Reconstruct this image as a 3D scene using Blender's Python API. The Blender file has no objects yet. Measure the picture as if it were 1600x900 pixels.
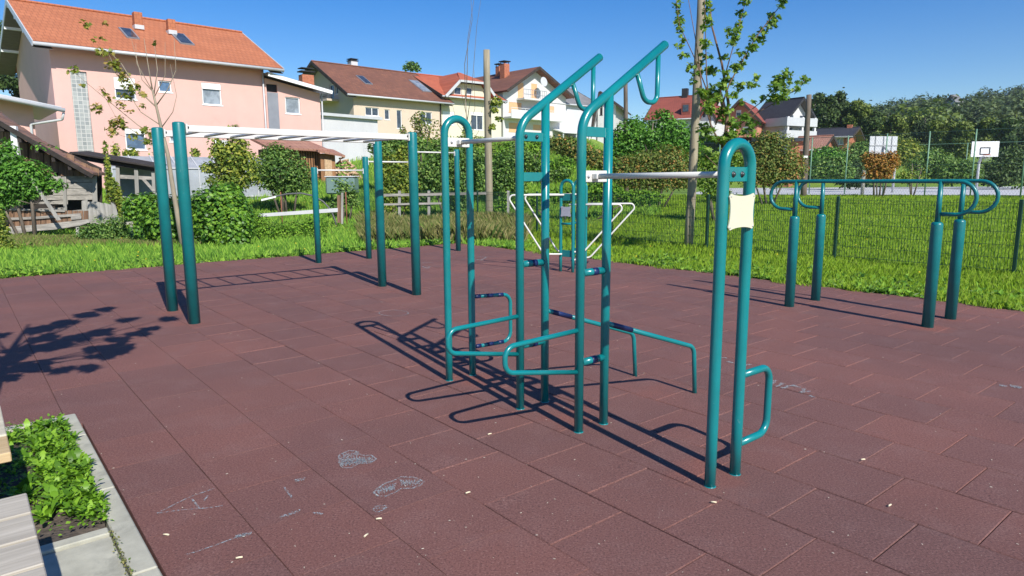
import bpy, math, random
import numpy as np
from mathutils import Vector, Matrix
rnd = random.Random(7)
S = bpy.context.scene
COL = S.collection
R = math.radians

# ------------------------------------------------------------------ camera
F_PX, PITCH, ROLL, CAM_H = 1059.07, 0.160235, -0.0052323, 1.66
def _basis():
    f = Vector((0, math.cos(PITCH), -math.sin(PITCH)))
    r0 = Vector((1, 0, 0)); u0 = r0.cross(f)
    r = math.cos(ROLL)*r0 + math.sin(ROLL)*u0
    u = -math.sin(ROLL)*r0 + math.cos(ROLL)*u0
    return f, r, u
FW, RT, UP = _basis()
EYE = Vector((0, 0, CAM_H))
def ray(px, py): return FW*F_PX + RT*(px-800) - UP*(py-450)
def at(px, py, Y):
    """point at depth Y (metres north of the viewer) seen in that direction"""
    d = ray(px, py); return EYE + d*(Y/d.y)
def ground_at(px, py, z=0.0):
    d = ray(px, py); return EYE + d*((z-CAM_H)/d.z)
def hit(p0, n, px, py):
    d = ray(px, py); return EYE + d*((p0-EYE).dot(n)/d.dot(n))

# playground frame: a = to the right and away, d = to the left and away
PSI = 2.25641537 - math.pi/2
CA, SA = math.cos(PSI), math.sin(PSI)
def W(a, d, z=0.0): return Vector((a*CA - d*SA, a*SA + d*CA, z))
def AD(x, y): return (x*CA + y*SA, -x*SA + y*CA)

# ------------------------------------------------------------------ mesh builder
class MB:
    def __init__(s): s.v = []; s.f = []; s.sm = []
    def add(s, verts, faces, smooth=False):
        o = len(s.v); s.v += [tuple(p) for p in verts]
        s.f += [tuple(i+o for i in f) for f in faces]; s.sm += [smooth]*len(faces)
        return s
    def box(s, c, size, rot=None, bev=0.0):
        x, y, z = [k/2 for k in size]; c = Vector(c)
        if bev <= 0:
            vs = [Vector((i*x, j*y, k*z)) for i in (-1, 1) for j in (-1, 1) for k in (-1, 1)]
            fs = [(0,1,3,2), (4,6,7,5), (0,4,5,1), (2,3,7,6), (0,2,6,4), (1,5,7,3)]
        else:
            b = min(bev, x*.9, y*.9, z*.9); vs = []; idx = {}
            for i in (-1, 1):
                for j in (-1, 1):
                    for k in (-1, 1):
                        for ax in range(3):
                            p = [i*x, j*y, k*z]
                            for q in range(3):
                                if q != ax: p[q] -= (i, j, k)[q]*b
                            idx[(i, j, k, ax)] = len(vs); vs.append(Vector(p))
            fs = []
            sg = (-1, 1)
            for ax in range(3):
                o1, o2 = (ax+1) % 3, (ax+2) % 3
                for t in sg:
                    loop = []
                    for (m, n) in ((-1,-1), (1,-1), (1,1), (-1,1)):
                        q = [0,0,0]; q[ax] = t; q[o1] = m; q[o2] = n; loop.append(idx[(*q, ax)])
                    fs.append(tuple(loop if t > 0 else loop[::-1]))
            for ax in range(3):
                o1, o2 = (ax+1) % 3, (ax+2) % 3
                for m in sg:
                    for n in sg:
                        l = []
                        for t in sg:
                            q = [0,0,0]; q[ax] = t; q[o1] = m; q[o2] = n; l.append((idx[(*q, o1)], idx[(*q, o2)]))
                        f = (l[0][0], l[1][0], l[1][1], l[0][1])
                        fs.append(f if m*n < 0 else f[::-1])
            for i in sg:
                for j in sg:
                    for k in sg:
                        f = tuple(idx[(i, j, k, q)] for q in range(3)); fs.append(f if i*j*k > 0 else f[::-1])
        if rot is not None: vs = [rot @ v for v in vs]
        return s.add([c+v for v in vs], fs)
    def beam(s, p0, p1, w, h, up=(0,0,1), bev=0.0):
        p0 = Vector(p0); p1 = Vector(p1); d = p1-p0; L = d.length; d.normalize()
        u = Vector(up); side = d.cross(u)
        if side.length < 1e-4: side = d.cross(Vector((1,0,0)))
        side.normalize(); u = side.cross(d)
        M = Matrix((side, d, u)).transposed()
        return s.box((p0+p1)/2, (w, L, h), M, bev)
    def poly(s, pts, off):
        """prism: polygon pts extruded by vector off"""
        off = Vector(off); n = len(pts); a = [Vector(p) for p in pts]; b = [p+off for p in a]
        return s.add(a+b, [tuple(range(n))[::-1], tuple(range(n, 2*n))] + [(i, (i+1) % n, (i+1) % n+n, i+n) for i in range(n)])
    def tube(s, pts, r, seg=16, cap=True, closed=False, rr=None):
        P = [Vector(p) for p in pts]; n = len(P)
        if rr is None: rr = [r]*n
        T = []
        for i in range(n):
            if closed: t = P[(i+1) % n]-P[i-1]
            else: t = P[min(i+1, n-1)]-P[max(i-1, 0)]
            T.append(t.normalized())
        ref = Vector((0, 0, 1)) if abs(T[0].z) < .9 else Vector((1, 0, 0))
        N = (ref - T[0]*ref.dot(T[0])).normalized(); V = []
        for i in range(n):
            N = (N - T[i]*N.dot(T[i])).normalized(); B = T[i].cross(N)
            for k in range(seg):
                a = 2*math.pi*k/seg; V.append(P[i] + (N*math.cos(a)+B*math.sin(a))*rr[i])
        Fs = []
        m = n if closed else n-1
        for i in range(m):
            j = (i+1) % n
            for k in range(seg):
                k2 = (k+1) % seg; Fs.append((i*seg+k, i*seg+k2, j*seg+k2, j*seg+k))
        s.add(V, Fs, True)
        if cap and not closed:
            o = len(s.v)-len(V)
            s.f.append(tuple(o+k for k in range(seg))[::-1]); s.sm.append(False)
            s.f.append(tuple(o+(n-1)*seg+k for k in range(seg))); s.sm.append(False)
        return s
    def lathe(s, c, prof, seg=20):
        """prof: (radius, z) from bottom to top"""
        c = Vector(c); V = []; n = len(prof)
        for (r, z) in prof:
            for k in range(seg):
                a = 2*math.pi*k/seg; V.append(c+Vector((r*math.cos(a), r*math.sin(a), z)))
        Fs = [(i*seg+k, i*seg+(k+1) % seg, (i+1)*seg+(k+1) % seg, (i+1)*seg+k) for i in range(n-1) for k in range(seg)]
        s.add(V, Fs, True); o = len(s.v)-len(V)
        s.f += [tuple(o+k for k in range(seg))[::-1], tuple(o+(n-1)*seg+k for k in range(seg))]; s.sm += [False, False]
        return s
    def build(s, name, mat, parent=None, loc=None):
        me = bpy.data.meshes.new(name); me.from_pydata(s.v, [], s.f)
        me.polygons.foreach_set('use_smooth', s.sm)
        me.materials.append(mat); me.update()
        o = bpy.data.objects.new(name, me); COL.objects.link(o)
        if parent: o.parent = parent
        if loc is not None: o.location = loc
        return o
def fillet(pts, rad, n=6):
    P = [Vector(p) for p in pts]; out = [P[0]]
    for i in range(1, len(P)-1):
        r = rad[i-1] if isinstance(rad, (list, tuple)) else rad
        a = (P[i-1]-P[i]); b = (P[i+1]-P[i]); la, lb = a.length, b.length; a.normalize(); b.normalize()
        ang = a.angle(b); t = min(r/math.tan(ang/2), la*.49 if i > 1 else la*.98, lb*.49 if i < len(P)-2 else lb*.98)
        rr = t*math.tan(ang/2); bis = (a+b).normalized(); c = P[i]+bis*(rr/math.sin(ang/2))
        p0 = P[i]+a*t; p1 = P[i]+b*t; v0 = p0-c; v1 = p1-c; full = v0.angle(v1); ax = v0.cross(v1).normalized()
        for k in range(n+1): out.append(c + Matrix.Rotation(full*k/n, 3, ax) @ v0)
    out.append(P[-1]); return out

def tag(o, label=None, cat=None, group=None, kind=None):
    if label: o['label'] = label
    if cat: o['category'] = cat
    if group: o['group'] = group
    if kind: o['kind'] = kind
    return o
def thing(name, label, cat, loc=(0,0,0), rz=0.0, group=None):
    o = bpy.data.objects.new(name, None); COL.objects.link(o); o.location = loc; o.rotation_euler = (0, 0, rz)
    o.empty_display_size = .2
    return tag(o, label, cat, group)
def copy_tree(o, parent=None):
    c = o.copy(); COL.objects.link(c); c.parent = parent
    for ch in list(o.children): copy_tree(ch, c)
    return c

# ------------------------------------------------------------------ numpy meshes (leaves, blades)
def np_obj(name, V, Fc, mat, parent=None, smooth=False):
    me = bpy.data.meshes.new(name); nf, k = Fc.shape
    me.vertices.add(len(V)); me.vertices.foreach_set('co', np.ascontiguousarray(V, dtype=np.float32).ravel())
    me.loops.add(nf*k); me.loops.foreach_set('vertex_index', np.ascontiguousarray(Fc, dtype=np.int32).ravel())
    me.polygons.add(nf); me.polygons.foreach_set('loop_start', np.arange(0, nf*k, k, dtype=np.int32))
    me.polygons.foreach_set('use_smooth', np.full(nf, smooth))
    me.materials.append(mat); me.update(calc_edges=True); me.validate()
    o = bpy.data.objects.new(name, me); COL.objects.link(o)
    if parent: o.parent = parent
    return o
T_QUAD = (np.array([(0,0,0), (.33,.45,.07), (0,1,-.06), (-.33,.45,.07)]), np.array([[0,1,2,3]]))
T_STAR = (np.array([(0,0,0), (.28,.08,.03), (.55,.12,-.04), (.33,.38,.03), (.52,.66,-.03), (.2,.62,.02), (0,1.02,-.06), (-.2,.62,.02), (-.52,.66,-.03), (-.33,.38,.03), (-.55,.12,-.04), (-.28,.08,.03)]), np.array([list(range(12))]))
T_LONG = (np.array([(-.02,0,0), (.02,0,0), (-.15,.3,.16), (.15,.3,.16), (-.19,.65,.22), (.19,.65,.22), (-.05,1,.08), (.05,1,.08)]), np.array([[0,1,3,2], [2,3,5,4], [4,5,7,6]]))
def norm(v): return v/np.maximum(np.linalg.norm(v, axis=1, keepdims=True), 1e-6)
def leaf_verts(pos, nrm, size, tmpl, rg, tang=None):
    n = len(pos); N = norm(nrm)
    t = rg.normal(size=(n, 3)) if tang is None else tang
    T = norm(t - N*(t*N).sum(1, keepdims=True)); B = np.cross(N, T)
    tv, tf = tmpl; s = size[:, None, None]
    V = pos[:, None, :] + s*(tv[None, :, 0:1]*B[:, None, :] + tv[None, :, 1:2]*T[:, None, :] + tv[None, :, 2:3]*N[:, None, :])
    Fc = (tf[None, :, :] + (np.arange(n)*len(tv))[:, None, None]).reshape(-1, tf.shape[1])
    return V.reshape(-1, 3), Fc
def wob(p, ph, sc):
    return (np.sin(p[:,0]*sc+ph[0])*np.sin(p[:,1]*sc*1.1+ph[1])+np.sin(p[:,2]*sc*1.3+ph[2]+p[:,0]*sc*.6)*np.sin(p[:,1]*sc*.7+ph[3]))*.5
def lobes_pts(lobes, n, rg, shell=.4, gap=.0, gs=3.0):
    """points in ellipsoid lobes [(c, (rx,ry,rz))], denser to the outside"""
    vol = np.array([l[1][0]*l[1][1]+l[1][1]*l[1][2] for l in lobes]); pr = vol/vol.sum()
    k = rg.choice(len(lobes), n, p=pr); C = np.array([tuple(l[0]) for l in lobes], float)[k]; Rr = np.array([l[1] for l in lobes], float)[k]
    u = norm(rg.normal(size=(n, 3))); ph = rg.uniform(0, 6, 4)
    m = float(np.mean(Rr)); rad = rg.uniform(0, 1, n)**shell
    rad = rad*(1+.16*wob(u*m, ph, 5.0/max(m, .05)) + .10*rg.normal(size=n)*.5)
    P = C + u*Rr*rad[:, None]; N = u/np.maximum(Rr, .01)
    if gap > 0:
        keep = wob(P, ph+1, gs) + rg.normal(size=n)*.12 > -1+gap*1.15
        P, N = P[keep], N[keep]
    return P, norm(N)
def foliage(name, lobes, n, size, mat, parent=None, seed=1, tmpl=T_QUAD, shell=.4, gap=.35, gs=3.0, up=.5, jit=.8, kind=None):
    rg = np.random.default_rng(seed)
    P, N = lobes_pts(lobes, n, rg, shell, gap, gs)
    nr = N*.7 + np.array([0,0,up]) + rg.normal(size=P.shape)*jit*.6
    V, Fc = leaf_verts(P, nr, size*rg.uniform(.6, 1.3, len(P)), tmpl, rg)
    o = np_obj(name, V, Fc, mat, parent)
    if kind: o['kind'] = kind
    return o

# ------------------------------------------------------------------ materials
def new_mat(name):
    m = bpy.data.materials.new(name); m.use_nodes = True; nt = m.node_tree
    return m, nt, nt.nodes['Principled BSDF']
def nd(nt, t, **kw):
    n = nt.nodes.new(t)
    for k, v in kw.items():
        if k in n.inputs: n.inputs[k].default_value = v
        else: setattr(n, k, v)
    return n
def mixc(nt, fac, a, b, mode='MIX'):
    n = nt.nodes.new('ShaderNodeMix'); n.data_type = 'RGBA'; n.blend_type = mode
    for sk, v in ((0, fac), (6, a), (7, b)):
        if isinstance(v, (int, float)): n.inputs[sk].default_value = v
        elif isinstance(v, (tuple, list)): n.inputs[sk].default_value = (*v[:3], 1)
        else: nt.links.new(v, n.inputs[sk])
    return n.outputs[2]
def noise(nt, scale, detail=4, rough=.6, vec=None, dist=0.0):
    n = nd(nt, 'ShaderNodeTexNoise', Scale=scale, Detail=detail, Roughness=rough, Distortion=dist)
    if vec is not None: nt.links.new(vec, n.inputs['Vector'])
    return n.outputs['Fac']
def ramp(nt, fac, stops):
    n = nt.nodes.new('ShaderNodeValToRGB'); nt.links.new(fac, n.inputs[0]); e = n.color_ramp.elements
    while len(e) < len(stops): e.new(.5)
    for i, (p, c) in enumerate(stops):
        e[i].position = p; e[i].color = (c, c, c, 1) if isinstance(c, (int, float)) else (*c[:3], 1)
    return n.outputs[0]
def coords(nt, scale=(1,1,1), kind='Object'):
    tc = nt.nodes.new('ShaderNodeTexCoord'); mp = nt.nodes.new('ShaderNodeMapping'); mp.inputs['Scale'].default_value = scale
    nt.links.new(tc.outputs[kind], mp.inputs['Vector']); return mp.outputs['Vector']
def bump(nt, bs, h, strength=.3, dist=.01):
    b = nd(nt, 'ShaderNodeBump', Strength=strength, Distance=dist); nt.links.new(h, b.inputs['Height'])
    nt.links.new(b.outputs['Normal'], bs.inputs['Normal'])
def simple(name, col, rough=.6, var=.15, sc=6.0, bs_=.15, bd=.004, bsc=60.0, metal=0.0, coat=0.0, stain=None, stretch=(1,1,1)):
    m, nt, b = new_mat(name); v = coords(nt, stretch)
    n1 = noise(nt, sc, 5, .65, v); dark = tuple(c*(1-var*1.6) for c in col); light = tuple(min(1, c*(1+var)) for c in col)
    c = mixc(nt, ramp(nt, n1, [(.3, 0.0), (.7, 1.0)]), dark, light)
    if stain:
        n2 = noise(nt, stain[1], 6, .7, v, .4); c = mixc(nt, ramp(nt, n2, [(stain[2], 0.0), (stain[2]+.12, stain[3])]), c, stain[0])
    nt.links.new(c, b.inputs['Base Color']); b.inputs['Roughness'].default_value = rough; b.inputs['Metallic'].default_value = metal
    b.inputs['Coat Weight'].default_value = coat
    if bs_ > 0: bump(nt, b, noise(nt, bsc, 4, .6, v), bs_, bd)
    return m
def leaf_mat(name, cols, trans=.35, rough=.5, sc=.8, spec=.35, lift=0.0):
    """cols: colours of single leaves, dark to light; each leaf keeps its own"""
    m, nt, b = new_mat(name); g = nt.nodes.new('ShaderNodeNewGeometry')
    v = coords(nt); n1 = noise(nt, sc, 3, .6, v)
    ma = nd(nt, 'ShaderNodeMath', operation='MULTIPLY_ADD'); nt.links.new(n1, ma.inputs[0]); ma.inputs[1].default_value = .9; ma.inputs[2].default_value = -.45
    ad = nd(nt, 'ShaderNodeMath', operation='ADD'); nt.links.new(g.outputs['Random Per Island'], ad.inputs[0]); nt.links.new(ma.outputs[0], ad.inputs[1])
    k = len(cols); c = ramp(nt, ad.outputs[0], [(i/(k-1), cols[i]) for i in range(k)])
    nt.links.new(c, b.inputs['Base Color']); b.inputs['Roughness'].default_value = rough; b.inputs['Specular IOR Level'].default_value = spec
    t = nt.nodes.new('ShaderNodeBsdfTranslucent'); tc = mixc(nt, 1.0, c, (1.0, 1.0, .45), 'MULTIPLY')
    sc_ = mixc(nt, .0, tc, tc); nt.links.new(sc_, t.inputs['Color'])
    mx = nd(nt, 'ShaderNodeMixShader'); mx.inputs[0].default_value = trans
    nt.links.new(b.outputs[0], mx.inputs[1]); nt.links.new(t.outputs[0], mx.inputs[2])
    if lift > 0:    # thin blades shade like the turf they form
        a1 = nd(nt, 'ShaderNodeVectorMath', operation='SCALE'); nt.links.new(g.outputs['Normal'], a1.inputs[0]); a1.inputs['Scale'].default_value = 1-lift
        a2 = nd(nt, 'ShaderNodeVectorMath', operation='ADD'); nt.links.new(a1.outputs[0], a2.inputs[0]); a2.inputs[1].default_value = (0, 0, lift)
        a3 = nd(nt, 'ShaderNodeVectorMath', operation='NORMALIZE'); nt.links.new(a2.outputs[0], a3.inputs[0]); nt.links.new(a3.outputs[0], b.inputs['Normal'])
    out = nt.nodes['Material Output']; nt.links.new(mx.outputs[0], out.inputs['Surface'])
    return m
# ------------------------------------------------------------------ materials
M = {}
M['teal'] = simple('teal_paint', (.004, .195, .205), .27, .10, 3.0, .04, .002, 300, coat=.35, stain=((.22, .34, .33), 26, .66, .5))
M['teal_matt'] = simple('teal_paint_post', (.004, .165, .175), .36, .12, 4.0, .06, .002, 250, coat=.15, stain=((.2, .31, .3), 22, .64, .5))
M['navy'] = simple('navy_tape', (.006, .018, .085), .45, .25, 30, .1, .001, 200)
M['white_metal'] = simple('white_powder_coat', (.66, .65, .61), .35, .05, 8, .04, .001, 200, stain=((.5, .48, .44), 22, .68, .4))
M['grey_metal'] = simple('grey_steel', (.5, .5, .5), .4, .08, 10, .05, .001, 200, metal=.3)
M['bolt'] = simple('dark_bolt', (.03, .04, .045), .35, .1, 20, 0)
M['cream'] = simple('cream_panel', (.62, .60, .46), .4, .03, 5, .03, .001, 90, stain=((.62, .60, .48), 14, .7, .3))
M['fence_green'] = simple('dark_green_wire', (.008, .05, .03), .45, .1, 10, 0)
M['concrete'] = simple('pale_concrete', (.42, .41, .33), .85, .14, 7, .35, .004, 160, stain=((.22, .22, .18), 3.5, .55, .6))
M['soil'] = simple('dry_soil', (.115, .09, .07), .95, .35, 14, .9, .02, 45, stain=((.28, .24, .2), 60, .64, .6))

def rubber():
    m, nt, b = new_mat('red_rubber'); v = coords(nt)
    big = noise(nt, .55, 4, .55, v, .3); mid = noise(nt, 3.2, 5, .6, v, .2); fine = noise(nt, 95, 4, .85, v); grit = noise(nt, 420, 2, .9, v)
    c = mixc(nt, ramp(nt, big, [(.32, 0.0), (.68, 1.0)]), (.180, .080, .066), (.245, .102, .080))
    g = nt.nodes.new('ShaderNodeNewGeometry')
    c = mixc(nt, ramp(nt, g.outputs['Random Per Island'], [(0, 0.0), (1, .38)]), c, (.125, .072, .068))
    geo = nt.nodes.new('ShaderNodeNewGeometry'); dist = None
    for q in ((3.15, 4.56), (3.15, 3.3), (3.1, 2.0), (4.3, 3.3), (8.27, 2.79), (8.96, 2.79), (8.27, 4.42), (2.05, 8.4), (2.05, 9.4), (5.08, 8.9)):
        w = W(*q); vm = nd(nt, 'ShaderNodeVectorMath', operation='DISTANCE'); nt.links.new(geo.outputs['Position'], vm.inputs[0]); vm.inputs[1].default_value = (w.x, w.y, 0)
        if dist is None: dist = vm.outputs['Value']
        else: mn = nd(nt, 'ShaderNodeMath', operation='MINIMUM'); nt.links.new(dist, mn.inputs[0]); nt.links.new(vm.outputs['Value'], mn.inputs[1]); dist = mn.outputs[0]
    pw = nd(nt, 'ShaderNodeMath', operation='MULTIPLY_ADD'); nt.links.new(noise(nt, 1.6, 5, .6, v, .3), pw.inputs[0]); pw.inputs[1].default_value = 1.5; nt.links.new(dist, pw.inputs[2])
    c = mixc(nt, ramp(nt, pw.outputs[0], [(.72, .65), (1.0, .0)]), c, (.27, .095, .068))     # scuffed redder round the feet
    c = mixc(nt, ramp(nt, mid, [(.50, 0.0), (.8, .28)]), c, (.27, .17, .155))
    c = mixc(nt, ramp(nt, fine, [(.34, .85), (.52, 0.0)]), c, (.035, .021, .022))
    c = mixc(nt, ramp(nt, fine, [(.56, 0.0), (.72, .6)]), c, (.44, .29, .27))
    sp = noise(nt, 55, 2, .5, v); c = mixc(nt, ramp(nt, sp, [(.79, 0.0), (.81, .7)]), c, (.55, .46, .40))
    nt.links.new(c, b.inputs['Base Color']); b.inputs['Roughness'].default_value = .82; b.inputs['Specular IOR Level'].default_value = .35
    ad = nd(nt, 'ShaderNodeMath', operation='ADD'); nt.links.new(fine, ad.inputs[0]); nt.links.new(grit, ad.inputs[1])
    bump(nt, b, ad.outputs[0], .55, .004); return m
M['rubber'] = rubber()
M['underlay'] = simple('dark_joint', (.03, .02, .018), .95, .2, 20, 0)

def grass_ground():
    m, nt, b = new_mat('meadow_ground'); v = coords(nt)
    n1 = noise(nt, .12, 5, .6, v, .5); n2 = noise(nt, 1.3, 6, .7, v, .3); n3 = noise(nt, 14, 4, .7, v)
    c = mixc(nt, ramp(nt, n1, [(.35, 0.0), (.65, 1.0)]), (.16, .28, .02), (.25, .39, .03))
    c = mixc(nt, ramp(nt, n2, [(.35, .5), (.6, 0.0)]), c, (.08, .14, .02))
    c = mixc(nt, ramp(nt, n3, [(.35, .6), (.6, 0.0)]), c, (.06, .10, .015))
    nt.links.new(c, b.inputs['Base Color']); b.inputs['Roughness'].default_value = .9
    bump(nt, b, n3, .8, .06); return m
M['meadow'] = grass_ground()
M['court'] = simple('court_asphalt', (.50, .50, .50), .85, .08, .6, .2, .01, 40)

# ------------------------------------------------------------------ sky, sun, camera
SUN_EL, SUN_AZ = 38.8, -60.0         # sun stands at world angle -60 degrees (from +X), 38.8 up
wd = bpy.data.worlds.new('World'); S.world = wd; wd.use_nodes = True
nt = wd.node_tree; bg = nt.nodes['Background']; sky = nt.nodes.new('ShaderNodeTexSky'); sky.sky_type = 'NISHITA'
sky.sun_disc = False; sky.sun_elevation = R(SUN_EL); sky.sun_rotation = R(90-SUN_AZ)
sky.air_density = 1.0; sky.dust_density = .35; sky.ozone_density = 3.2; sky.altitude = 200
hs_ = nt.nodes.new('ShaderNodeHueSaturation'); hs_.inputs['Saturation'].default_value = 1.46; hs_.inputs['Value'].default_value = 1.36; hs_.inputs['Hue'].default_value = .512
nt.links.new(sky.outputs[0], hs_.inputs['Color']); nt.links.new(hs_.outputs[0], bg.inputs['Color']); bg.inputs['Strength'].default_value = .082
sl = bpy.data.lights.new('sun', 'SUN'); sl.energy = 5.0; sl.angle = R(.53); sl.color = (1.0, .955, .88)
so = bpy.data.objects.new('sun', sl); COL.objects.link(so)
sd = Vector((math.cos(R(SUN_AZ))*math.cos(R(SUN_EL)), math.sin(R(SUN_AZ))*math.cos(R(SUN_EL)), math.sin(R(SUN_EL))))
so.rotation_euler = sd.to_track_quat('Z', 'Y').to_euler(); so.location = (5, -8, 12)
S.view_settings.view_transform = 'Standard'; S.view_settings.look = 'None'; S.view_settings.exposure = .30; S.view_settings.gamma = 1
cd = bpy.data.cameras.new('camera'); co = bpy.data.objects.new('camera', cd); COL.objects.link(co)
cd.sensor_fit = 'HORIZONTAL'; cd.sensor_width = 36; cd.lens = F_PX/1600*36; cd.clip_start = .05; cd.clip_end = 6000
co.matrix_world = Matrix.Translation(EYE) @ Matrix((RT, UP, -FW)).transposed().to_4x4(); S.camera = co
S.render.resolution_x = 1024; S.render.resolution_y = 576

# ------------------------------------------------------------------ terrain
def ss(a, b, t): t = max(0, min(1, (t-a)/(b-a))); return t*t*(3-2*t)
def lin(t, pts):
    if t <= pts[0][0]: return pts[0][1]
    for (a, za), (b, zb) in zip(pts, pts[1:]):
        if t <= b:
            return za+(zb-za)*ss(a, b, t)*.5+(zb-za)*.5*(t-a)/(b-a)
    return pts[-1][1]
def gz(x, y):
    b = x/max(y, 1.0)
    base = -.05
    zl = lin(y, [(27, 0), (38, 1.6), (56, 4.7), (64, 5.0), (100, 8.0), (300, 14)])
    zr = lin(y, [(17, 0), (40, .5), (74, .5), (95, 7.0 if b < .47 else 3.5), (300, 16)])
    w = ss(.10, .20, b)
    return base + zl*(1-w) + zr*w
def terrain():
    xs = [-2500, -1200, -600, -300, -180, -120] + [x for x in np.arange(-90, 90.1, 2.0)] + [120, 180, 300, 600, 1200, 2500]
    ys = [-40, -15, -5, 0] + [y for y in np.arange(2, 60, 1.5)] + [y for y in np.arange(61, 130, 3)] + [150, 200, 300, 500, 900, 1800, 3500]
    nx = len(xs); V = []
    for y in ys:
        for x in xs:
            a, d = AD(x, y); z = gz(x, y)
            if y < 27 and (a > 10.3 or d > 14.8) and y > 2: z += .02*math.sin(x*1.3)*math.cos(y*1.1)+.015
            V.append((x, y, z))
    Fs = [(j*nx+i, j*nx+i+1, (j+1)*nx+i+1, (j+1)*nx+i) for j in range(len(ys)-1) for i in range(nx-1)]
    m = MB(); m.add(V, Fs, True); return m.build('ground', M['meadow'])
tag(terrain(), kind='structure')

def in_planter(a, d): return a < .53 and d < 5.56
def paving():
    m = MB(); r = random.Random(3); rows = []
    A0 = 2.454
    for i in range(-32, 16):
        a0 = A0 + .5*i; a1 = a0+.5
        off = .874 + (.25 if (i % 2) else 0.0)     # running bond
        for j in range(-14, 30):
            d0 = off+.5*j; d1 = d0+.5
            x0, x1, y0, y1 = a0, a1, d0, d1
            if x0 > 10.05 or y0 > 14.45 or x0 < -12: continue
            x1 = min(x1, 10.25 if True else x1)
            if y0 < 5.58 and x0 < .53:
                if x1 <= .54: 
                    if y1 <= 5.62: continue
                    y0 = 5.58
                elif y1 < 5.6: x0 = .535
            w = W((x0+x1)/2, (y0+y1)/2)
            if w.y < -1 or abs(w.x) > 1.0*max(w.y, 1)+2.5: continue
            sm = .32 if a0 < 1.9 else 1.0; g = (.0013+r.random()*.0016)*sm; c = .0058*sm; hz = [r.uniform(-.0012, .0012) for _ in range(4)]
            if r.random() < .45*sm*sm: hz[r.randrange(4)] += r.uniform(.001, .0045)
            P = [(x0+g, y0+g), (x1-g, y0+g), (x1-g, y1-g), (x0+g, y1-g)]; c2 = c*.62; ga = g*1.7; P = [(x0+ga, y0+g), (x1-ga, y0+g), (x1-ga, y1-g), (x0+ga, y1-g)]; Q = [(x0+ga+c, y0+g+c2), (x1-ga-c, y0+g+c2), (x1-ga-c, y1-g-c2), (x0+ga+c, y1-g-c2)]
            vs = [W(*p, -.035) for p in P]+[W(*p, hz[k]-.0045) for k, p in enumerate(P)]+[W(*q, hz[k]) for k, q in enumerate(Q)]
            fs = [(k, (k+1) % 4, 4+(k+1) % 4, 4+k) for k in range(4)]+[(4+k, 4+(k+1) % 4, 8+(k+1) % 4, 8+k) for k in range(4)]+[(8, 9, 10, 11)]
            m.add(vs, fs)
    return m.build('rubber_paving', M['rubber'])
tag(paving(), kind='structure')
ub = MB(); ub.add([W(-12, 14.6, -.034), W(-12, 5.6, -.034), W(10.3, 5.6, -.034), W(10.3, 14.6, -.034)], [(0,1,2,3)])
ub.add([W(.53, 5.6, -.034), W(.53, -4, -.034), W(10.3, -4, -.034), W(10.3, 5.6, -.034)], [(0,1,2,3)])
tag(ub.build('paving_bed', M['underlay']), kind='structure')

# ------------------------------------------------------------------ the bar stations
def plate(m, a0, a1, d, z, h=.055, t=.008): m.box(((a0+a1)/2, d, z), (a1-a0, t, h), None, .002)
def bolts(root, pts, mat=None, r=.012, out=-1):
    for (a, d, z) in pts:
        b = MB(); P = [(0, -.002), (r*1.25, -.002), (r*1.25, .003), (r, .004), (r*.9, .009), (r*.5, .013), (0.0005, .0145)]
        Mx = Matrix.Rotation(R(90) if out < 0 else R(-90), 3, 'X')
        b.lathe((0,0,0), P[1:], 12); b.v = [tuple(Mx @ Vector(v) + Vector((a, d, z))) for v in b.v]
        b.build('bolt', mat or M['bolt'], root)
def tape(root, p0, p1, r, t0, t1):
    p0 = Vector(p0); p1 = Vector(p1)
    MB().tube([p0.lerp(p1, t0), p0.lerp(p1, t1)], r+.0012, 18).build('grip_tape', M['navy'], root)
def arch_pts(a0, a1, top, n=12):
    r = (a1-a0)/2; c = (a0+a1)/2; zt = top-r
    return [(a0, 0, -.03)]+[(a0, 0, zt*k/5) for k in range(1, 5)]+[(c-r*math.cos(math.pi*k/n), 0, zt+r*math.sin(math.pi*k/n)) for k in range(n+1)]+[(a1, 0, zt*k/5) for k in range(4, 0, -1)]+[(a1, 0, -.03)]
def flange(root, a, d, r):
    MB().lathe((a, d, 0), [(r+.003, -.01), (r+.003, .003), (r, .005)], 20).build('base_ring', M['teal'], root)
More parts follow.
